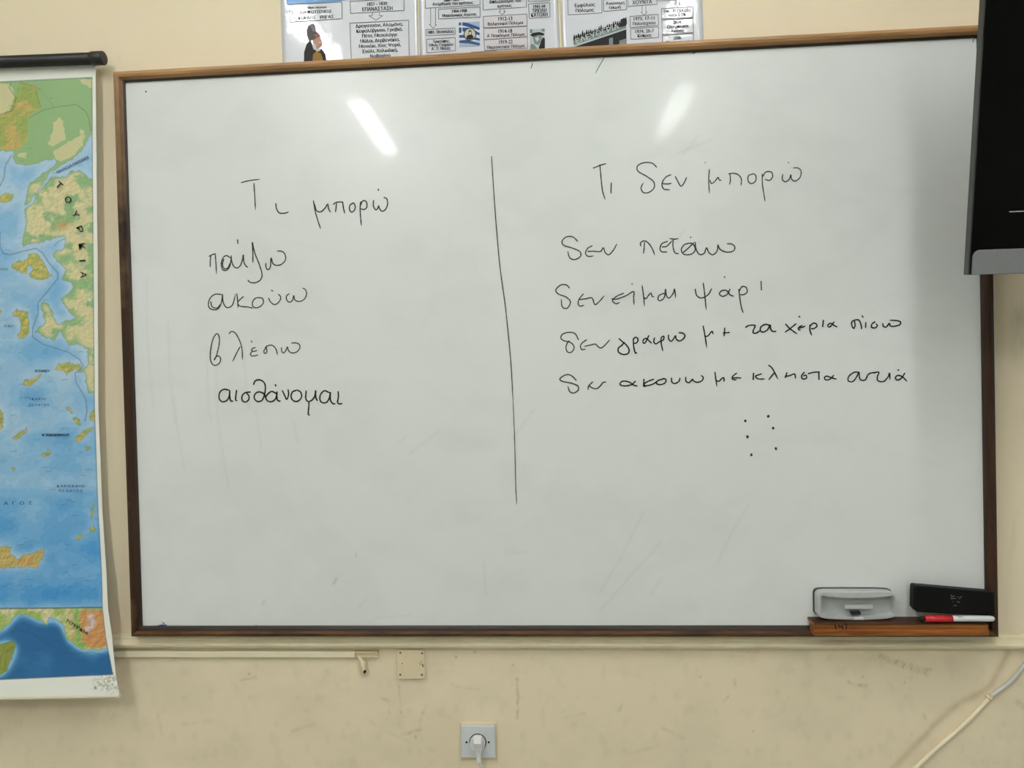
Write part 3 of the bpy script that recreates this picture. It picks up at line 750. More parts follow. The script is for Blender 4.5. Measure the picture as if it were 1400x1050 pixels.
def lerp(a, b_, t): return a * (1 - t[:, None]) + b_ * t[:, None]
green, dgreen, yell, och, orange = K(136, 168, 118), K(112, 158, 92), K(200, 192, 148), K(180, 158, 94), K(190, 138, 82)
cl = np.repeat(green[None], len(mx), 0)
cl = lerp(cl, yell[None], np.clip((H - 0.40) * 6, 0, 1) * np.clip(inl * 1.6, 0, 1) * (my > 232))
patch = np.zeros(len(mx))
for p in (z1((340, 405), (355, 480), (362, 530), (300, 560), (260, 560), (290, 480), (290, 440)), z1((470, 500), (455, 560), (400, 620), (340, 650), (310, 640), (290, 600), (330, 570), (400, 530), (440, 510)),
          z1((430, 195), (520, 195), (520, 250), (470, 225)), z1((-900, 220), (60, 220), (80, 300), (50, 370), (0, 390), (-900, 395)), z1((110, 600), (150, 595), (140, 630), (100, 625)), z1((440, 470), (465, 480), (460, 505), (440, 500))):
    patch = np.maximum(patch, inside(mx, my, p))
cl = lerp(cl, yell[None], patch * 0.85)
mtn = (inside(mx, my, z1((-1700, 390), (0, 390), (60, 370), (110, 210), (200, 235), (225, 350), (150, 410), (155, 530), (100, 585), (-1700, 600)))).astype(float)
cl = lerp(cl, lerp(np.repeat(K(140, 156, 82)[None], len(mx), 0), och[None], np.clip((H - 0.42) * 4 + (my - 165) / 90, 0, 1)), mtn)
small = np.zeros(len(mx))
for p in isl: small = np.maximum(small, inside(mx, my, p))
cl = lerp(cl, lerp(np.repeat(K(150, 158, 84)[None], len(mx), 0), K(188, 170, 96)[None], np.clip((H2 - 0.4) * 4, 0, 1)), small)
crete = inside(mx, my, isl[16]).astype(float)
cl = lerp(cl, lerp(np.repeat(och[None], len(mx), 0), orange[None], np.clip((H - 0.45) * 5, 0, 1)), crete * 0.9)
red = np.exp(-((mx - 86) / 9) ** 2 - ((my - 308) / 5) ** 2)
cl = lerp(cl, orange[None], 0.75 * red)
t = np.clip((inl - 0.25) * 2, 0, 1) * np.clip((mx - 90) / 35, 0, 1)
ci = lerp(np.repeat(K(150, 172, 92)[None], len(mx), 0), yell[None], np.clip((H - 0.45) * 5, 0, 1))
ci = lerp(ci, K(188, 136, 82)[None], np.clip(t * 1.6, 0, 1))
ci = lerp(ci, K(120, 170, 92)[None], np.exp(-(pdist(mx, my, z4((500, 260), (495, 330), (515, 400), (510, 460), (540, 500))) / 4) ** 2))
ci = lerp(ci, K(196, 190, 200)[None], 0.85 * np.exp(-(pdist(mx, my, z4((590, 300), (605, 340), (575, 385))) / 4.0) ** 2))
ci = lerp(ci, K(120, 128, 46)[None], inside(mx, my, inset_isle).astype(float) * 0.9)
cl = np.where(inset[:, None], ci, cl)
cl = cl * np.clip(1 + relief * (0.06 + 0.55 * np.clip(inl, 0, 1) * (my > 232) + mtn * 0.6 + small * 0.9 + 0.5 * inset), 0.5, 1.4)[:, None]
deep = np.interp(my, [100, 200, 300, 400, 480, 560, 640, 720, 831], [0.15, 0.18, 0.28, 0.42, 0.42, 0.38, 0.40, 0.62, 0.85])
sn = fbm(mx / 42, my / 30, 61, 4)
deep = np.clip(deep + (np.round((sn - 0.5) * 7) / 7) * 0.9 - near * 0.55, 0, 1)
cs = lerp(np.repeat(K(164, 192, 212)[None], len(mx), 0), K(116, 168, 206)[None], np.clip(deep * 2, 0, 1))
cs = lerp(cs, K(58, 136, 194)[None], np.clip(deep * 2 - 1, 0, 1))
di = np.clip(1.15 - near * 1.5 + (sn - 0.5) * 0.9, 0, 1)
csi = lerp(np.repeat(K(128, 178, 208)[None], len(mx), 0), K(58, 122, 172)[None], np.clip(di * 2, 0, 1))
csi = lerp(csi, K(22, 88, 138)[None], np.clip(di * 2 - 1, 0, 1))
cs = np.where(inset[:, None], csi, cs)
cs = cs * np.clip(1 + 0.25 * shade(fbm(mx / 12, my / 9, 71, 3), 2.0), 0.85, 1.15)[:, None]
cc = np.where(land[:, None], cl, cs)
def ink(line, wd, col, amt, zone=None):
    global cc
    d = pdist(mx, my, line); a = amt * np.exp(-(d / wd) ** 2)
    cc = lerp(cc, np.array(col)[None], a)
mx, my = mx0, my0
gy, gxx = np.gradient(L2); eg = np.clip((np.abs(gy) + np.abs(gxx)).ravel() * 1.2, 0, 1)
cc = lerp(cc, K(70, 104, 110)[None], eg * 0.40)
ink(z2((0, 70), (0, 150), (20, 190), (60, 195), (130, 175), (200, 160), (235, 185), (270, 240), (320, 295), (320, 325), (260, 400), (210, 460), (210, 520), (180, 600), (180, 650), (240, 690), (320, 715), (380, 735), (440, 775), (460, 810), (440, 830), (415, 850), (420, 900), (450, 950), (475, 1000), (480, 1060), (470, 1110)), 0.7, K(50, 80, 130), 0.75)
ink(z1((65, 615), (30, 670), (22, 740), (0, 785)), 0.7, K(50, 80, 130), 0.75)
ink(z1((160, 410), (230, 370), (300, 350), (420, 335), (470, 370), (490, 410), (500, 480)), 0.6, K(80, 80, 80), 0.6)
ink(z1((60, 215), (50, 240), (90, 300), (70, 370), (0, 390)), 0.6, K(80, 70, 60), 0.7)
ink(z1((110, 210), (190, 235), (225, 350)), 0.6, K(90, 80, 60), 0.5)
ink(z1((200, 235), (270, 310), (300, 350)), 0.4, K(90, 100, 80), 0.5)
ink(z4((0, 450), (60, 400), (130, 392), (200, 405), (300, 470), (400, 530), (480, 545), (600, 530), (690, 560)), 0.6, K(30, 66, 110), 0.6)
ink(z2((360, 105), (325, 120), (300, 145)), 0.7, K(60, 110, 160), 0.6)
ink([(-420, 846), (0, 832), (60, 831.5), (141, 830.3)], 0.9, K(40, 60, 70), 0.9)
mx, my = mx0, my0
r3 = np.random.default_rng(12)
for k in range(40):      # tiny unreadable place marks
    x0, y0 = r3.uniform(2, 124), r3.uniform(480, 820)
    L = r3.uniform(3, 9); ink([(x0, y0), (x0 + L, y0 - 0.3)], 0.5, K(50, 80, 110), 0.55)
for k in range(26):
    x0, y0 = r3.uniform(2, 120), r3.uniform(120, 460)
    L = r3.uniform(3, 8); ink([(x0, y0), (x0 + L, y0 - 0.3)], 0.5, K(70, 84, 80), 0.4)
# white margin, thin printed frame
mx, my = mx0, my0
top_pr = 106 + (125 - mx) * 0.048; bot_pr = 922 + (154 - mx) * 0.045
marg = (mx > rin(yraw)) | (my < top_pr) | (my > bot_pr)
ef = np.abs(np.maximum(mx - rin(yraw), np.maximum(top_pr - my, my - bot_pr)))
cc = lerp(cc, K(70, 90, 110)[None], np.exp(-(ef / 0.7) ** 2) * 0.7)
paper = K(226, 226, 216)
wear = np.clip(np.exp(-((mx - 150) / 16) ** 2 - ((my - 934) / 12) ** 2) * (fbm(mx / 2.2, my / 2.2, 81, 3) - 0.40) * 4, 0, 0.5)
pm = np.repeat(paper[None], len(mx), 0); pm = lerp(pm, K(120, 110, 90)[None], wear)
pm = lerp(pm, K(40, 36, 30)[None], np.exp(-(np.hypot(mx - 130.5, my - 940.5) / 1.6) ** 2))
sd_ = np.maximum(mx - rin(yraw), np.maximum(top_pr - my, my - bot_pr))
cc = lerp(cc, pm, np.clip(sd_ - 0.2, 0, 1))
cc = lerp(cc, K(236, 240, 240)[None], 0.8 * np.exp(-(np.hypot((mx - 122), (my - 410)) / 2.6) ** 2) * (H2 > 0.45))
P = at_np(mx0, my0, map_depth(mx0, my0))
ms = grid_mesh('map_sheet', P, len(un), len(ysg), np.clip(cc, 0, 1), M_map, wm, flip=True)
so = ms.modifiers.new('thick', 'SOLIDIFY'); so.thickness = 0.0008; so.offset = -1
# hem at the foot
b = MB()
foot = P.reshape(len(ysg), len(un), 3)[-1]
k = np.linspace(0, len(un) - 1, 60).astype(int)
b.tube([foot[i] + np.array([0, 0.003, -0.001]) for i in k], 0.0042, 10)
b.build('hem_rod', mat('cream_hem', D(206, 200, 176), 0.6), wm)
# roller with its end cap
pL, pR = at(-420, 101, -0.034), at(139, 79.5, -0.034)
pL[2] = at(-420, 0, -0.034)[2] * 0 + pL[2]
b = MB(); b.tube([pL, pR], 0.0125, 20)
b.build('roller', M_black, wm)
dirv = (pR - pL) / np.linalg.norm(pR - pL)
b = MB(); b.tube([pR - dirv * 0.022, pR - dirv * 0.020, pR + dirv * 0.004, pR + dirv * 0.006], [0.0125, 0.0145, 0.0145, 0.012], 20)
b.build('end_cap', M_black, wm)
b = MB(); q = pL + dirv * 0.5
b.box((q[0] - 0.012, -0.034, q[2] - 0.004), (q[0] + 0.012, 0.0, q[2] + 0.02)); b.build('hanger', M_black, wm)
MD = lambda X, Y: map_depth(X, Y) - 0.0022
def name_on_map(t, x, y, w_, h, r, m, bold):
    b = MB(); text_into(b, t, x, y, w_, h, 0, r, depth_of=MD, bold=bold); b.build('map_lettering', m, wm)
for t, x, y, r in (('Τ', 80.5, 253, -42), ('Ο', 93, 273, -50), ('Υ', 103, 293, -58), ('Ρ', 109, 313.6, -72), ('Κ', 112, 337, -80), ('Ι', 112.6, 356.5, -86), ('Α', 114, 375.5, -90)):
    name_on_map(t, x, y, 2.2 if t == 'Ι' else 8.5, 8.5, r, M_maptext, 0.03)
for t, x, y, w_, h, r, bo in (('ΤΟΥΡΚΙΑ', 105, 857, 36, 4.2, -33, 0.02), ('Ν. ΔΩΔΕΚΑΝΗΣΟΥ', 76, 594.5, 37, 3.6, 0, 0.015), ('Ν. ΣΑΜΟΥ', 58, 507, 20, 3.2, 0, 0.01), ('ΛΕΣΒΟΣ', 4, 368, 14, 3.0, 0, 0), ('Ν. ΧΙΟΥ', 13, 445.5, 14, 3.0, 0, 0)):
    name_on_map(t, x, y, w_, h, r, M_maptext, bo)
for t, x, y, w_, h, r in (('ΘΑΛΑΣΣΑ ΜΑΡΜΑΡΑ', 99, 225, 49, 3.6, 26), ('Ι Κ Α Ρ Ι Ο', 52, 545.5, 21, 3.2, 0), ('Π Ε Λ Α Γ Ο Σ', 53.5, 553.6, 27, 3.2, 0),
                          ('Κ Α Ρ Π Α Θ Ι Ο', 96.5, 664.5, 37, 3.2, 0), ('Π Ε Λ Α Γ Ο Σ', 96.5, 671, 32, 3.2, 0), ('Π  Ε  Λ  Α  Γ  Ο  Σ', 8, 688, 72, 4.6, 1)):
    name_on_map(t, x, y, w_, h, r, M_mapblue, 0.01)

# ------------------------------------------------------------------ posters above the board
YP = -0.0015
def poster(x0, x1, label):
    """quad of the sheet between left/right edges at the frame's top edge"""
    o = empty('timeline_poster', at((x0[0] + x1[0]) / 2, 110, 0), label, 'poster', 'laminated timeline sheets above the whiteboard')
    q = [at(x0[0], x0[1], YP), at(x1[0], x1[1], YP), at(x1[2], x1[3], YP), at(x0[2], x0[3], YP)]
    nx, nz = 30, 24
    b = MB(); V = []
    for j in range(nz + 1):
        for i in range(nx + 1):
            u, v = i / nx, j / nz
            p = (q[0] * (1 - u) + q[1] * u) * (1 - v) + (q[3] * (1 - u) + q[2] * u) * v
            V.append(p)
    b.add(V, [(j * (nx + 1) + i, j * (nx + 1) + i + 1, (j + 1) * (nx + 1) + i + 1, (j + 1) * (nx + 1) + i) for j in range(nz) for i in range(nx)], smooth=True)
    s = b.build('paper_sheet', M_paper, o)
    m = s.modifiers.new('thick', 'SOLIDIFY'); m.thickness = 0.0005
    return o
YT = YP - 0.0008; YT2 = YP - 0.0011
def arrow(mb, x, y0, y1, w_, hw, hl):
    """outlined block arrow pointing down"""
    pts = [(x - w_, y0), (x - w_, y1 - hl), (x - hw, y1 - hl), (x, y1), (x + hw, y1 - hl), (x + w_, y1 - hl), (x + w_, y0)]
    for a, c_ in zip(pts[:-1], pts[1:]): ribbon(mb, [a, c_], 0.7, YT, taper=False)
def poly(mb, pts, y, mi=0):
    mb.add([at(x, yy, y) for x, yy in pts], [tuple(range(len(pts)))], mi)
E4 = lambda ox, oy, s, pts: [(ox + x / s, oy + y / s) for x, y in pts]

# left sheet
pA = poster((387, 100, 381.5, -62), (573.5, 92, 569, -72), 'laminated timeline sheet with helmeted soldier picture and blue header, leftmost above the whiteboard')
c1 = lambda *p: E4(380, 0, 7.0, p)
b = MB()
frame_line(b, c1((105, 45), (612, 18), (614, 178), (115, 212)), 0.8, YT)
frame_line(b, c1((690, 12), (1205, -15), (1208, 100), (695, 128)), 0.8, YT)
frame_line(b, c1((688, 222), (1250, 193), (1258, 640), (705, 665)), 0.8, YT)
arrow(b, *[380 + 937 / 7, 17.0, 27.5, 5.0, 9.5, 6])
b.build('printed_boxes', M_line, pA)
b = MB(); poly(b, c1((78, -70), (690, -110), (690, -8), (600, 8), (80, 44)), YT); b.build('header_band', M_hblue, pA)
b = MB()
for s, x, y, ww, h in (('18ος αιώνας', 375, 70, 180, 28), ('ΔΙΑΦΩΤΙΣΜΟΣ', 358, 112, 305, 30), ('ΚΟΡΑΗΣ - ΡΗΓΑΣ', 362, 165, 340, 30),
                       ('1821 - 1830', 948, 35, 190, 32), ('ΕΠΑΝΑΣΤΑΣΗ', 950, 83, 288, 36),
                       ('Δραγατσάνι, Αλαμάνα,', 968, 243, 452, 42), ('Κεφαλόβρυσο, Γραβιά,', 970, 291, 440, 42), ('Πέτα, Μεσολόγγι', 972, 340, 335, 42),
                       ('Μύλοι, Δερβενάκια,', 975, 388, 378, 42), ('Μανιάκι, Χίος Ψαρά,', 975, 438, 400, 42), ('Σούλι, Χαλκιδική,', 975, 487, 340, 42), ('Ναβαρίνο', 978, 535, 192, 40)):
    b = MB()
    text_into(b, s, 380 + x / 7, y / 7, ww / 7, h / 7, YT, 2.6, bold=0.015)
    b.build('printed_text', M_text, pA)
m_pic = [mat('print_black', (0.03, 0.028, 0.03, 1), 0.4, spec=0.1), mat('print_helmet', (0.10, 0.085, 0.09, 1), 0.35, spec=0.1), mat('print_skin', (0.50, 0.30, 0.21, 1), 0.4, spec=0.1), mat('print_gold', (0.30, 0.16, 0.04, 1), 0.4, spec=0.1), mat('print_red', (0.35, 0.12, 0.12, 1), 0.4, spec=0.1), mat('print_ivory', (0.60, 0.56, 0.52, 1), 0.4, spec=0.1), mat('print_helmet_shine', (0.22, 0.19, 0.20, 1), 0.4, spec=0.1)]
b = MB()
poly(b, c1((248, 640), (250, 500), (275, 420), (310, 385), (345, 470), (420, 470), (455, 520), (470, 640)), YT, 0)
poly(b, c1((300, 395), (278, 340), (275, 290), (290, 245), (330, 225), (352, 240), (360, 300), (395, 330), (405, 350), (350, 375)), YT2, 1)
poly(b, c1((330, 375), (395, 350), (425, 410), (415, 445), (375, 470), (345, 450)), YT2, 2)
poly(b, c1((340, 330), (385, 322), (400, 350), (365, 362)), YT2 - 0.0002, 4)
poly(b, c1((335, 415), (360, 425), (368, 465), (345, 478), (332, 450)), YT2 - 0.0002, 5)
poly(b, c1((385, 402), (418, 398), (424, 408), (395, 416)), YT2 - 0.0003, 5)
poly(b, c1((352, 470), (395, 462), (408, 486), (372, 494)), YT2 - 0.0002, 5)
poly(b, c1((300, 250), (330, 232), (345, 245), (352, 300), (335, 305), (318, 262)), YT2 - 0.0002, 6)
poly(b, c1((325, 640), (335, 520), (370, 490), (410, 510), (430, 560), (425, 640)), YT2, 3)
b.build('picture', m_pic, pA)

# middle sheet
pB = poster((575, 92, 570.5, -72), (765.5, 84, 760, -82), 'laminated timeline sheet with blue striped flag picture, middle one above the whiteboard')
c2 = lambda *p: E4(565, 0, 6.667, p)
b = MB()
for q in (c2((107, -40), (608, -70), (608, 45), (110, 75)), c2((230, 85), (608, 62), (610, 155), (232, 172)), c2((115, 270), (380, 255), (382, 312), (117, 326)), c2((120, 358), (382, 342), (385, 462), (124, 480)),
          c2((635, -60), (1030, -80), (1032, 65), (637, 90)), c2((637, 150), (1035, 128), (1037, 235), (640, 252)), c2((641, 262), (1037, 240), (1040, 335), (645, 362)), c2((645, 364), (1040, 337), (1042, 440), (650, 460)),
          c2((1050, -60), (1242, -70), (1243, 5), (1050, 15)), c2((1050, 35), (1243, 24), (1247, 155), (1058, 168)), c2((530, 475), (760, 462), (760, 560), (530, 560))):
    frame_line(b, q, 0.8, YT)
arrow(b, 565 + 180 / 6.667, 10.5, 38.5, 3.3, 5.0, 5); arrow(b, 565 + 810 / 6.667, 11.5, 20.2, 2.6, 4.6, 4.5)
b.build('printed_boxes', M_line, pB)
b = MB()
for q in (c2((640, 152), (1034, 130), (1036, 233), (642, 250)), c2((643, 264), (1036, 242), (1039, 333), (647, 360)), c2((647, 366), (1039, 339), (1041, 438), (652, 458))):
    poly(b, q, YP - 0.0006)
b.build('tinted_boxes', M_pink, pB)
b = MB()
for s, x, y, ww, h in (('1880 - 1897', 350, 0, 140, 26), ('Ανόρθωση του κράτους', 360, 33, 370, 36), ('1904-1908', 420, 100, 135, 30), ('Μακεδονικός Αγώνας', 420, 138, 310, 34), ('1881, Θεσσαλία', 250, 290, 235, 36),
                       ('Τρικούπης,', 255, 378, 155, 36), ('Όθων, Γεώργιος', 253, 410, 226, 34), ('Α΄, Π. Μελάς', 252, 443, 172, 36),
                       ('Διπλασιασμός του', 835, 12, 290, 38), ('κράτους', 832, 55, 130, 34), ('1912-13', 838, 170, 126, 36), ('Βαλκανικοί Πόλεμοι', 840, 215, 322, 38),
                       ('1914-18', 838, 283, 124, 36), ('Α΄ Παγκόσμιος Πόλεμος', 845, 323, 345, 38), ('1919-22', 843, 382, 122, 36), ('Μικρασιατικός Πόλεμος', 845, 427, 345, 38),
                       ('1941-44', 1148, 58, 108, 30), ('ΤΡΙΠΛΗ', 1148, 95, 130, 34), ('ΚΑΤΟΧΗ', 1148, 133, 148, 36)):
    b = MB()
    text_into(b, s, 565 + x / 6.667, y / 6.667, ww / 6.667, h / 6.667, YT, 2.7, bold=0.015)
    b.build('printed_text', M_text, pB)
m_fl = [mat('print_flag_blue', (0.045, 0.10, 0.26, 1), 0.4, spec=0.1), mat('print_pale_blue', (0.42, 0.53, 0.68, 1), 0.4, spec=0.1), mat('print_white', (0.74, 0.76, 0.78, 1), 0.4, spec=0.1), m_pic[0], mat('print_cream', (0.62, 0.60, 0.48, 1), 0.4, spec=0.1)]
b = MB()
poly(b, c2((415, 205), (605, 195), (607, 415), (420, 428)), YT, 1)
poly(b, c2((416, 228), (606, 255), (606, 380), (416, 360)), YT - 0.0002, 2)
for q in (((416, 205), (432, 203), (433, 232), (416, 234)), ((448, 203), (500, 210), (580, 240), (605, 250), (605, 275), (560, 262), (448, 232)), ((416, 252), (440, 248), (440, 298), (416, 302)),
          ((448, 250), (520, 255), (606, 300), (606, 322), (448, 285)), ((418, 320), (470, 318), (606, 350), (606, 372), (470, 345), (418, 345)), ((418, 372), (480, 362), (606, 395), (606, 412), (500, 395), (418, 390))):
    poly(b, c2(*q), YT - 0.0004, 0)
a = np.linspace(0, 2 * math.pi, 25)[:-1]
for r_, m_, dy in ((58, 3, .0006), (50, 4, .0008)):
    poly(b, c2(*[(517 + r_ * math.cos(t_), 312 + r_ * 1.02 * math.sin(t_)) for t_ in a]), YT - dy, m_)
poly(b, c2((482, 352), (490, 325), (505, 318), (503, 285), (515, 272), (530, 280), (533, 315), (545, 328), (550, 350), (517, 362)), YT - 0.001, 3)
poly(b, c2((507, 290), (527, 290), (528, 312), (517, 320), (508, 312)), YT - 0.0012, 4)
tag(b.build('picture', m_fl, pB), 'blue and white striped flag behind a round portrait')
m_bw = [mat('print_grey', (0.22, 0.28, 0.28, 1), 0.4, spec=0.1), m_pic[0], mat('print_light_grey', (0.52, 0.58, 0.57, 1), 0.4, spec=0.1)]
b = MB()
poly(b, c2((1062, 268), (1198, 260), (1200, 500), (1065, 500)), YT, 2)
poly(b, c2((1062, 268), (1085, 266), (1086, 300), (1063, 300)), YT - 0.0002, 0)
poly(b, c2((1168, 262), (1198, 261), (1198, 290), (1170, 285)), YT - 0.0002, 0)
poly(b, c2((1066, 320), (1090, 300), (1150, 292), (1192, 305), (1190, 325), (1140, 318), (1090, 335)), YT - 0.0002, 1)
poly(b, c2((1090, 335), (1140, 318), (1172, 325), (1170, 380), (1140, 410), (1105, 400)), YT - 0.0002, 0)
poly(b, c2((1108, 345), (1140, 335), (1150, 360), (1125, 380)), YT - 0.0004, 2)
poly(b, c2((1065, 500), (1070, 400), (1100, 405), (1130, 440), (1140, 500)), YT - 0.0002, 0)
poly(b, c2((1140, 500), (1145, 430), (1180, 340), (1200, 350), (1200, 500)), YT - 0.0003, 1)
tag(b.build('picture', m_bw, pB), 'black and white photograph of a person in a brimmed hat')

# right sheet
pC = poster((769, 84, 764, -82), (962.5, 72, 957, -94), 'laminated timeline sheet with photograph of crowd on a rooftop, rightmost above the whiteboard')
c3 = lambda *p: E4(760, 0, 6.667, p)
b = MB()
for q in (c3((107, -60), (418, -80), (420, 118), (112, 136)), c3((432, -60), (640, -80), (643, 88), (435, 103)), c3((655, -60), (920, -80), (922, 38), (658, 58)), c3((675, 150), (932, 130), (935, 230), (678, 252)), c3((680, 264), (935, 244), (937, 342), (684, 358)),
          c3((962, 78), (1250, 62), (1252, 158), (965, 172)), c3((965, 182), (1252, 166), (1254, 296), (970, 315)), c3((970, 325), (1254, 306), (1254, 520), (975, 520))):
    frame_line(b, q, 0.8, YT)
arrow(b, 760 + 803 / 6.667, 8.0, 20.6, 2.6, 4.2, 4); arrow(b, 760 + 1110 / 6.667, -2, 9.3, 2.2, 3.8, 4)
ribbon(b, [(898.5, 1.2), (925, 0.0)], 0.8, YT, taper=False)
b.build('printed_boxes', M_line, pC)
b = MB()
for s, x, y, ww, h in (('Εμφύλιος', 263, 48, 182, 42), ('Πόλεμος', 263, 95, 165, 40), ('Ανώνυμη', 538, 30, 168, 36), ('ακμή', 536, 68, 105, 34), ('ΧΟΥΝΤΑ', 785, 18, 180, 36), ('1973, 17-11', 803, 170, 188, 36), ('Πολυτεχνείο', 805, 214, 205, 38),
                       ('1974, 20-7', 808, 286, 168, 36), ('Κύπρος', 808, 326, 128, 38), ('1981, Η Ελλάδα', 1108, 98, 245, 36), ('στην ΕΟΚ', 1105, 137, 160, 34), ('2004,', 1108, 203, 75, 34), ('Ολυμπιακοί', 1110, 242, 195, 36), ('Αγώνες', 1108, 282, 120, 36),
                       ('2008-', 1108, 344, 76, 34), ('Οικονομική', 1110, 384, 210, 34)):
    b = MB()
    text_into(b, s, 760 + x / 6.667, y / 6.667, ww / 6.667, h / 6.667, YT, 2.8, bold=0.015)
    b.build('printed_text', M_text, pC)
b = MB()
roof = [(160, 345), (300, 310), (460, 255), (590, 235), (640, 240), (640, 270), (165, 410), (160, 400)]
poly(b, c3(*roof), YT, 0)
poly(b, c3((165, 430), (400, 345), (642, 268), (645, 480), (165, 520)), YT - 0.0002, 1)
poly(b, c3((165, 410), (642, 255), (642, 268), (168, 428)), YT - 0.0003, 2)
poly(b, c3((485, 350), (520, 340), (522, 480), (485, 480)), YT - 0.0004, 0)
poly(b, c3((578, 370), (640, 350), (642, 480), (578, 480)), YT - 0.0004, 0)
rp = np.random.default_rng(5)
for k in range(26):
    t_ = k / 25.0
    x_ = 168 + 470 * t_; y_ = 345 - 140 * t_ + rp.uniform(-6, 6); hh = rp.uniform(14, 40) + 12 * t_
    poly(b, c3((x_ - 9, y_ + 20), (x_ - 8, y_ - hh * 0.35), (x_ - 5, y_ - hh * 0.6), (x_ + 5, y_ - hh * 0.6), (x_ + 9, y_ - hh * 0.3), (x_ + 9, y_ + 20)), YT - 0.0003, 1)
    a6 = np.linspace(0, 2 * math.pi, 7)[:-1]
    poly(b, c3(*[(x_ + 6 * math.cos(q), y_ - hh * 0.75 + 7 * math.sin(q)) for q in a6]), YT - 0.0003, 1)
poly(b, c3((590, 245), (590, 178), (605, 170), (640, 165), (642, 235)), YT - 0.0004, 1)
text_into(b, 'ΕΛΕΥΘΕΡΙΑ', 760 + 375 / 6.667, 306 / 6.667, 415 / 6.667, 48 / 6.667, YT - 0.0006, 19.5, mi=2, bold=0.03)
tag(b.build('picture', m_bw, pC), 'black and white photograph of a crowd on a roof with large letters')
# yellowed joints between the sheets
for i, (xa, xb, lab) in enumerate(((574.2, 569.8, 'narrow yellowed tape strip joining the left and middle timeline sheets'), (767.3, 762, 'narrow yellowed tape strip joining the middle and right timeline sheets'))):
    b = MB(); hw = 0.9 if i == 0 else 1.5
    yb_ = 92 if i == 0 else 84
    q = [at(xa - hw, yb_, YP - 0.0012), at(xa + hw, yb_, YP - 0.0012), at(xb + hw, yb_ - 166, YP - 0.0012), at(xb - hw, yb_ - 166, YP - 0.0012)]
    b.add(q + [p + np.array([0, 0.0004, 0]) for p in q], [(0, 1, 2, 3), (7, 6, 5, 4), (0, 4, 5, 1), (1, 5, 6, 2), (2, 6, 7, 3), (3, 7, 4, 0)])
    tag(b.build('tape_strip', M_seam), lab, 'tape')

# ------------------------------------------------------------------ television
TVY = -0.28
p0 = at(1324.5, 376, TVY)
tilt = math.radians(8.2)
TV = empty('television', p0, 'black flat television with silver lower bar tilted down over the whiteboard corner', 'television')
ux = np.array([1.0, 0, 0]); uz = np.array([0, -math.sin(tilt), math.cos(tilt)]); un_ = np.array([0, math.cos(tilt), math.sin(tilt)])  # un_: into the set
tv = lambda x, z, d: p0 + ux * x + uz * z + un_ * d
TW, TH = 0.95, 0.60
def tvprism(mb, outline, d0, d1, mi=0):
    n = len(outline)
    V = [tv(x, z, d0) for x, z in outline] + [tv(x, z, d1) for x, z in outline]
    mb.add(V, [tuple(range(n)), tuple(range(2 * n - 1, n - 1, -1))] + [(i, (i + 1) % n, (i + 1) % n + n, i + n) for i in range(n)], mi)
b = MB(); tvprism(b, [(0, 0), (TW, 0), (TW, TH), (0, TH)], 0.002, 0.019)
b.build('casing', M_tvside, TV, bevel=0.002)
b = MB()
tvprism(b, rrect(TW / 2, TH / 2 - 0.02, 0.33, 0.22, 0.03), 0.0185, 0.06); b.build('back_housing', M_tv, TV, bevel=0.008)
b = MB(); tvprism(b, [(0.0012, 0.0012), (TW - 0.0012, 0.0012), (TW - 0.0012, TH - 0.0012), (0.0012, TH - 0.0012)], -0.0005, 0.003)
b.build('screen', M_screen, TV)
hb = 0.041
ol = [(0.0035, 0.0)] + [(0.0035 + 0.012 * (1 - math.cos(t_)), hb - 0.012 + 0.012 * math.sin(t_)) for t_ in np.linspace(0, math.pi / 2, 8)]
ol += [(TW - 0.0035 - 0.012 * (1 - math.cos(t_)), hb - 0.012 + 0.012 * math.sin(t_)) for t_ in np.linspace(math.pi / 2, 0, 8)] + [(TW - 0.0035, 0.0)]
b = MB(); tvprism(b, ol, -0.0045, 0.001); tag(b.build('speaker_bar', M_silver, TV, bevel=0.0012), 'silver grey bar along the lower edge')
# thin pale grey line across the lower screen
s0 = 0.058
b = MB(); tvprism(b, [(s0, 0.1005), (TW - s0, 0.1005), (TW - s0, 0.1022), (s0, 0.1022)], -0.0014, 0.0)
b.build('screen_line', M_pale_line, TV)
b = MB()
mc = tv(TW / 2, TH / 2 - 0.02, 0.0595)
b.box((mc[0] - 0.10, -0.004, mc[2] - 0.10), (mc[0] + 0.10, -0.0025, mc[2] + 0.10))
b.box((mc[0] - 0.03, mc[1] - 0.002, mc[2] - 0.03), (mc[0] + 0.03, -0.003, mc[2] + 0.03))
b.build('wall_bracket', M_tv, TV, bevel=0.002)

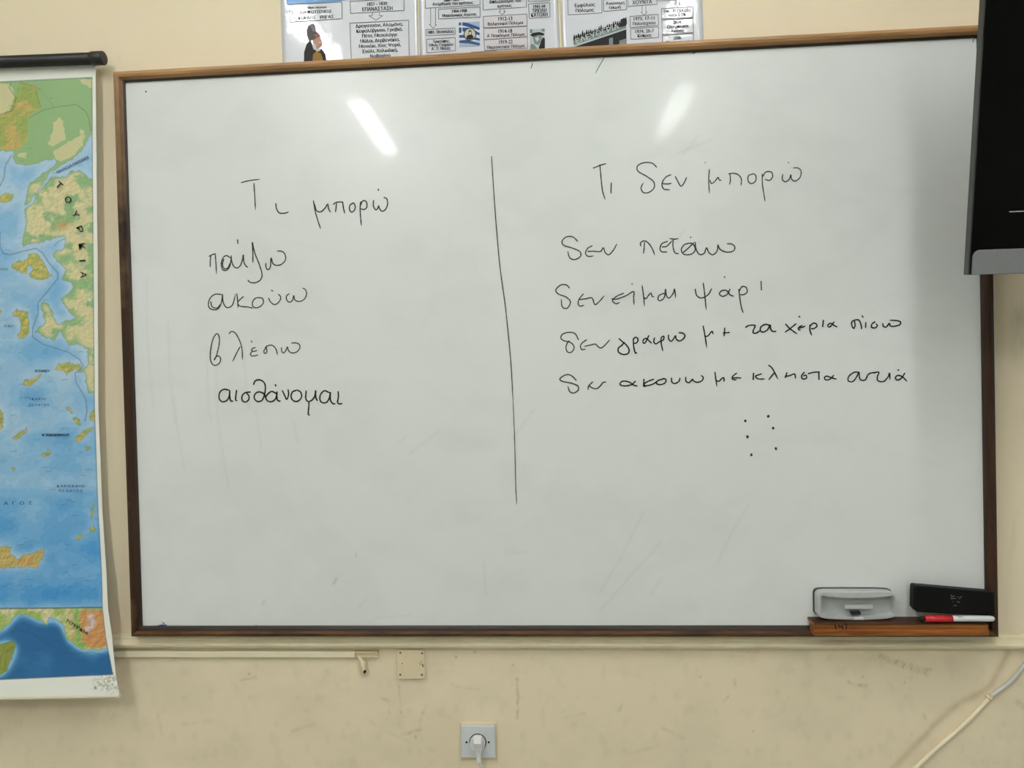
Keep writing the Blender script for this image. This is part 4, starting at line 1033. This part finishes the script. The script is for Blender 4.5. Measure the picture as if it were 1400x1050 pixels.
# ------------------------------------------------------------------ things on the ledge
# grey plastic eraser case, open front
YG = -0.045
ge = empty('eraser_holder', at(1170, 847.5, YG + 0.01), 'open grey plastic eraser holder on the wooden ledge, left of the black eraser', 'eraser holder')
def PX(pts, y): return [at(x, yy, y) for x, yy in pts]
outer = []; inner = []
n_ = 14
def top_o(x): return 809.5 - 0.2 + 1.2 * ((x - 1170) / 53) ** 2
outer_px = [(1118.2, 840), (1117.8, 815), (1119.5, 810.8), (1123, 809.2)] + [(x, 808.6 + 0.4 * (x > 1200)) for x in np.linspace(1130, 1210, 9)] + [(1218, 809.6), (1222.5, 811.5), (1224.4, 815.5), (1224.6, 838), (1222.5, 844)] + [(x, 845.6 + 2.4 * (1 - ((x - 1171) / 50) ** 2)) for x in np.linspace(1214, 1128, 9)] + [(1121.5, 844.5)]
inner_px = [(1122.6, 838), (1122.6, 818), (1122.8, 814.6), (1125.5, 814.2)] + [(x, 814.3 + 3.4 * (1 - ((x - 1171) / 50) ** 2)) for x in np.linspace(1132, 1208, 9)] + [(1216, 814.8), (1221.0, 814.6), (1222.6, 816.8), (1222.4, 836), (1221.6, 840)] + [(x, 841.3 + 2.6 * (1 - ((x - 1171) / 50) ** 2)) for x in np.linspace(1212, 1130, 9)] + [(1124.2, 840.5)]
b = MB()
fo = PX(outer_px, YG); fi = PX(inner_px, YG)
bo = [np.array([p[0], YB - 0.0012, p[2]]) for p in fo]; bi = [np.array([p[0], YB - 0.006, p[2]]) for p in fi]
fo2 = [p + np.array([0, 0.002, 0]) for p in fo]
fo1 = [p + (q - p) * 0.18 for p, q in zip(fo, fi)]
b.loft([bo, fo2, fo1, fi, bi], smooth=False, cap=False)
N = len(bi)
b.add(bo, [tuple(range(N))]); b.add(bi, [tuple(range(N))[::-1]], 1)
b.build('shell', [M_grey, M_grey_in], ge)
b = MB(); cx_ = np.mean([p[0] for p in bo]); cz_ = np.mean([p[2] for p in bo])
pad = [(cx_ + (p[0] - cx_) * 1.022 - 0.0004, cz_ + (p[2] - cz_) * 1.0 + (0.0016 if p[2] > cz_ else 0.0)) for p in bo]
b.prism(pad, YB - 0.0009, YB - 0.0045); tag(b.build('back_edge', mat('dark_grey_edge', (0.06, 0.065, 0.06, 1), 0.9), ge), 'thin dark edge behind the grey case')  # dark plate slightly larger than the case, showing as a thin outline
b = MB(); q = PX([(1155.5, 827.5), (1193.5, 827.3), (1193.5, 833), (1155.5, 833)], YG + 0.006)
b.add(q + [np.array([p[0], YB - 0.006, p[2]]) for p in q], [(0, 1, 2, 3), (0, 4, 5, 1), (1, 5, 6, 2), (2, 6, 7, 3), (3, 7, 4, 0), (7, 6, 5, 4)])
b.build('grip_bar', M_grey, ge, bevel=0.0008)
b = MB(); q = PX([(1165, 837), (1168, 837.8), (1174, 837.8), (1176.8, 837), (1176.8, 840.6), (1173, 840), (1168, 840), (1165, 840.8)], YG + 0.002)
b.add(q + [p + np.array([0, 0.012, 0]) for p in q], [tuple(range(8)), tuple(range(15, 7, -1))] + [(i, i + 8, (i + 1) % 8 + 8, (i + 1) % 8) for i in range(8)])
tag(b.build('clip', M_dark, ge), 'small black clip inside')
b = MB(); q = PX([(1168, 843.8), (1180, 843.4), (1181.5, 847.3), (1168, 847.5)], YG - 0.0012)
b.add(q + [p + np.array([0, 0.003, 0]) for p in q], [(0, 1, 2, 3), (7, 6, 5, 4), (0, 4, 5, 1), (1, 5, 6, 2), (2, 6, 7, 3), (3, 7, 4, 0)])
b.build('latch', M_white, ge)
# black eraser
YE = -0.056
be = empty('board_eraser', at(1305, 840, YE + 0.01), 'black whiteboard eraser lying tilted on the ledge against the right frame side', 'eraser')
opx = [(1253.5, 836.6), (1249.0, 831), (1249.6, 802.5), (1251.5, 800.2), (1349, 808.5), (1360.5, 809.5), (1361.5, 838), (1360, 842.3)]
b = MB()
f = PX(opx, YE); n_ = len(f)
fb = [p + (np.mean(f, 0) - p) * 0.05 + np.array([0, -0.003, 0]) for p in f]
bk = [np.array([p[0], YF - 0.001, p[2] ]) for p in f]
b.loft([bk, f, fb], smooth=False)
b.build('grip', M_black_m, be, bevel=0.0012)
b = MB(); fp = [np.array([p[0] + (np.mean(f, 0)[0] - p[0]) * 0.03, YF - 0.0006, p[2] + (np.mean(f, 0)[2] - p[2]) * 0.05]) for p in f]
# marker
YM = -0.0635
mk = empty('marker_pen', at(1310, 848, YM), 'red-capped white marker pen lying on the ledge below the black eraser', 'marker')
a0, a1 = at(1258, 845.6, YM), at(1359, 845.2, YM)
a1[2] = a0[2] - 0.0006 + (a1[2] - a0[2]) * 0.5
ml = lambda t_: a0 + (a1 - a0) * t_
b = MB(); b.tube([ml(0.06), ml(0.065), ml(0.43)], [0.0056, 0.0068, 0.0071], 20); tag(b.build('cap', M_red, mk), 'red cap')
b = MB(); b.tube([ml(-0.01), ml(0.0), ml(0.062)], [0.0030, 0.0042, 0.0046], 16); tag(b.build('cap_end', M_dark, mk), 'black end of the cap')
b = MB(); b.tube([ml(0.425), ml(0.44), ml(0.95), ml(0.985), ml(1.0)], [0.0056, 0.0058, 0.0056, 0.0048, 0.0030], 20); b.build('barrel', M_white, mk)
b = MB()
for i, (x, y) in enumerate([(1309, 842.8), (1311, 843.6), (1313, 843), (1315, 843.4)]): ribbon(b, [(x, y - 0.8), (x + 0.9, y + 0.9)], 0.8, YM - 0.0062)
b.build('printed_mark', M_line, mk)

# marks printed on the black eraser
b = MB()
for ln in ([(1300, 813.5), (1302, 815), (1300.5, 817.5)], [(1303, 815.5), (1305.5, 815)], [(1300, 818.5), (1307, 818.2)], [(1309, 816), (1311, 815.5)], [(1311.5, 818.6), (1315, 815.2)], [(1302.5, 822.4), (1303.6, 822.6)], [(1308.5, 822.6), (1312.5, 823.4)], [(1304, 828), (1308, 828)]):
    ribbon(b, ln, 0.7, YE - 0.0036)
b.build('printed_mark', mat('grey_print', (0.24, 0.24, 0.24, 1), 0.5), be)

# ------------------------------------------------------------------ wall fittings
# cable trunking
ct = empty('cable_trunking', at(340, 899, 0), 'narrow cream cable trunking with broken right end under the rail', 'cable trunking')
zt_, zb_ = at(300, 890.8, -0.010)[2], at(300, 899.3, -0.010)[2]
xl, xr, xo = at(60, 895, -0.01)[0], at(516, 895, -0.01)[0], at(484, 895, -0.01)[0]
b = MB(); b.box((xl, -0.0095, zb_), (xo, 0, zt_)); b.build('cover', M_cable_c, ct, bevel=0.0015)
b = MB(); b.box((xo - 0.002, -0.002, zb_ + 0.0005), (xr, 0, zt_ - 0.0005)); b.box((xo - 0.002, -0.008, zt_ - 0.0035), (xr, 0, zt_ - 0.0005)); b.box((xo - 0.002, -0.008, zb_ + 0.0005), (xr, 0, zb_ + 0.003))
b.build('open_channel', M_cream_p, ct)
# painted-over cable stub below the open end
cs_ = empty('cable_stub', at(498, 915, 0), 'lumpy paint-covered cable stub with a black hole below the trunking end', 'cable')
b = MB()
q = [at(488, 896, -0.006), at(492, 899.5, -0.008), at(495, 903, -0.008), at(496.5, 907, -0.009), at(497.5, 912, -0.009), at(498.3, 917, -0.008), at(498.6, 920, -0.006)]
b.tube(q, [0.0022, 0.0026, 0.0036, 0.0076, 0.0040, 0.0078, 0.0045], 12)
b.build('stub', M_cream_p, cs_)
b = MB(); q0 = at(498.4, 918.5, -0.0160)
b.tube([q0 + np.array([0, 0.004, 0]), q0 - np.array([0, 0.0012, 0])], [0.0030, 0.0027], 12); b.build('hole', M_dark, cs_)
# junction box cover
jb = empty('junction_box', at(561, 929, 0), 'square cream painted junction box cover with corner screws below the whiteboard', 'junction box')
c0 = at(561.5, 908.5, -0.008)
hw = (at(580.8, 908, -0.008)[0] - at(542.3, 908, -0.008)[0]) / 2; hh = (at(561, 888.2, -0.008)[2] - at(561, 928.6, -0.008)[2]) / 2
b = MB(); b.prism(rrect(c0[0], c0[2], hw, hh, 0.009), 0, -0.0085); b.build('cover_plate', M_cream_p, jb, bevel=0.0022, seg=3)
for x, y in ((547.3, 892.5), (577, 893.2), (547.2, 922.4), (576.8, 922.6)):
    q = at(x, y, -0.0085); b = MB(); b.tube([q + np.array([0, 0.002, 0]), q - np.array([0, 0.0006, 0])], [0.0024, 0.0022], 12); b.build('screw', M_screw, jb)
M_chip = mat('chipped_dirt', (0.20, 0.17, 0.10, 1), 0.7)
for x, y, r_ in ((550, 907.3, 0.9), (574.3, 907.8, 0.9), (577.6, 909, 1.2), (578.5, 911, 1.1), (576, 905, 0.8)):
    b = MB(); blob(b, x, y, r_, -0.0087); b.build('chip_mark', M_chip, jb)
# socket
so_ = empty('wall_socket', at(653, 1040, 0), 'white square wall socket on the lower wall with a plug in it', 'socket')
c0 = at(653.5, 1014, -0.009)
hw = (at(676.5, 1014, -0.009)[0] - at(629.5, 1014, -0.009)[0]) / 2; hh = (at(653, 991.5, -0.009)[2] - at(653, 1036, -0.009)[2]) / 2
b = MB(); b.prism(rrect(c0[0] + 0.0008, c0[2] - 0.002, hw + 0.0022, hh + 0.005, 0.002), 0, -0.0035); b.build('back_plate', M_cream_p, so_, bevel=0.001)
b = MB(); b.prism(rrect(c0[0], c0[2], hw, hh, 0.0022), -0.003, -0.0105); b.build('face_plate', M_socket, so_, bevel=0.0038, seg=2)
b = MB(); pc = at(653.3, 1014.5, -0.0105)
b.tube([pc + np.array([0, 0.001, 0]), pc - np.array([0, 0.0006, 0])], 0.0182, 32); tag(b.build('socket_well', M_dark, so_), 'dark round rim around the plug')
for x in (637.8, 668.2):
    q = at(x, 1014.8, -0.0105); b = MB(); b.tube([q + np.array([0, 0.001, 0]), q - np.array([0, 0.0005, 0])], 0.0023, 12); b.build('screw', M_dark, so_)
# plug with cable
pl = empty('power_plug', at(654, 1038, -0.02), 'white plug with its cable hanging down in the wall socket', 'plug')
b = MB()
pc = at(653.3, 1014.5, -0.0112)
b.tube([pc, pc - np.array([0, 0.010, 0]), pc - np.array([0, 0.012, 0])], [0.0166, 0.0162, 0.0145], 32)
def sec(px_, py_, y, w_, d_):
    p = at(px_, py_, y); a = np.linspace(0, 2 * math.pi, 20, endpoint=False)
    sg = lambda t: np.sign(t) * abs(t) ** 0.45
    return [(p[0] + w_ * sg(math.cos(t)), p[1] + d_ * sg(math.sin(t)), p[2]) for t in a]
b.loft([sec(653.2, 1005.8, -0.022, 0.0080, 0.003), sec(653.2, 1006.6, -0.023, 0.0088, 0.004), sec(653.2, 1013.6, -0.027, 0.0092, 0.0098), sec(653.3, 1014.6, -0.027, 0.0092, 0.0098), sec(653.6, 1022, -0.024, 0.0084, 0.008), sec(654, 1029, -0.022, 0.0064, 0.0060), sec(654.3, 1034, -0.022, 0.0050, 0.0048), sec(654.6, 1042, -0.023, 0.0042, 0.0040)], smooth=False)
b.build('plug_body', M_white, pl)
b = MB(); b.add(PX([(648, 1018), (649, 1018), (650, 1024.5), (648.5, 1024.5)], -0.0365), [(0, 1, 2, 3)])
b = MB()
c_end = at(662, 1062, -0.022)
pts = [at(654.5, 1041, -0.024), at(655.5, 1045, -0.024), at(658.5, 1050, -0.0235), at(661.5, 1056, -0.022), at(664, 1065, -0.02)]
e = pts[-1]
pts += [e + np.array([0.003, 0, -0.05]), e + np.array([0.004, 0.002, -0.2]), e + np.array([0.0, 0.002, -0.45]), np.array([e[0] + 0.0, e[1], 0.03]), np.array([e[0] + 0.03, e[1] - 0.02, 0.0045]), np.array([e[0] + 0.2, e[1] - 0.05, 0.0045])]
b.tube([p for p in smooth_line(np.array(pts), 5)], 0.0032, 12); b.build('cable', M_cable, pl)
# cable running diagonally down the wall on the right
wc = empty('wall_cable', at(1331, 990, 0), 'white cable clipped diagonally along the wall right of the socket', 'cable')
cp = [(1640, 420), (1625, 560), (1590, 690), (1540, 775), (1475, 838), (1430, 880), (1400, 910), (1383, 930.5), (1354.4, 953), (1331, 977.6), (1304, 1003), (1276.6, 1026.4), (1253, 1049), (1215, 1083), (1150, 1140), (1090, 1195), (1050, 1260), (1040, 1340), (1038, 1480)]
P_ = [at(x, y, float(np.interp(y, [850, 864, 890, 903], [-0.0046, -0.0250, -0.0250, -0.0046]))) for x, y in smooth_line(cp, 6)]
k_ = 48
b = MB(); b.tube(P_[:k_ + 1], 0.0040, 12); b.build('cable_length', M_cable, wc)
b = MB(); b.tube(P_[k_:], 0.0041, 12); tag(b.build('cable_length', M_cable_c, wc), 'cream painted lower length')
b = MB(); q = at(1352.5, 953.5, -0.004)
b.tube([q + np.array([-0.005, 0.003, 0.004]), q + np.array([-0.002, -0.004, 0.001]), q + np.array([0.003, -0.002, -0.002])], [0.003, 0.0034, 0.003], 10)
b.build('cable_clip', M_cream_p, wc)

# ------------------------------------------------------------------ ceiling lamps
def reflect_point(px_, py_, z):
    """where a ray through a pixel, mirrored in the board, meets height z"""
    d = FWD + RGT * ((px_ - 700) / FPX) + UPV * ((525 - py_) / FPX)
    t = (YB - CAM[1]) / d[1]; h = CAM + d * t
    d2 = d * np.array([1, -1, 1]); s = (z - h[2]) / d2[2]
    return h + d2 * s
ZT = RZ - 0.10
def lamp(a, bq, m, label):
    o = empty('ceiling_lamp', (a + bq) / 2 + np.array([0, 0, RZ - ZT]), label, 'ceiling lamp', 'fluorescent ceiling lamps')
    d = (bq - a) / np.linalg.norm(bq - a); s = np.array([d[1], -d[0], 0])
    mb = MB()
    for e in (a - d * 0.03, bq + d * 0.03): pass
    V = []
    A_, B_ = a - d * 0.03, bq + d * 0.03
    for zz, wv in ((ZT + 0.03, 0.09), (RZ, 0.06)):
        for e, sg in ((A_, -1), (A_, 1), (B_, 1), (B_, -1)):
            p = e + s * sg * wv; V.append((p[0], p[1], zz))
    mb.add(V, [(0, 1, 2, 3), (7, 6, 5, 4), (0, 4, 5, 1), (1, 5, 6, 2), (2, 6, 7, 3), (3, 7, 4, 0)])
    mb.build('housing', M_fix, o)
    for sg in (-1, 1):
        t_ = MB(); t_.tube([a + s * sg * 0.03, bq + s * sg * 0.03], 0.014, 12); t_.build('tube', m, o)
    return o
# the two lamps mirrored in the writing surface
L0, L1 = reflect_point(487, 141, ZT), reflect_point(533, 208, ZT)
R0, R1 = reflect_point(938, 123, ZT), reflect_point(904, 187, ZT)
print('LAMPS', L0, L1, R0, R1)
lamp(L0, L1, M_tube, 'fluorescent ceiling lamp mirrored as the left bright streak on the whiteboard')
lamp(R0, R1, M_tube_r, 'fluorescent ceiling lamp mirrored as the right bright streak on the whiteboard')
dL = (L1 - L0); dR = (R1 - R0)
kL = L0 - dL / np.linalg.norm(dL) * 0.0
lamp(np.array([-1.08, -1.06, ZT]), np.array([-1.11, -2.26, ZT]), M_tube_f, 'fluorescent ceiling lamp nearest the wall map, above the camera')
lamp(np.array([0.64, -0.85, ZT]), np.array([0.62, -2.05, ZT]), M_tube_f, 'fluorescent ceiling lamp nearest the television, above the camera')
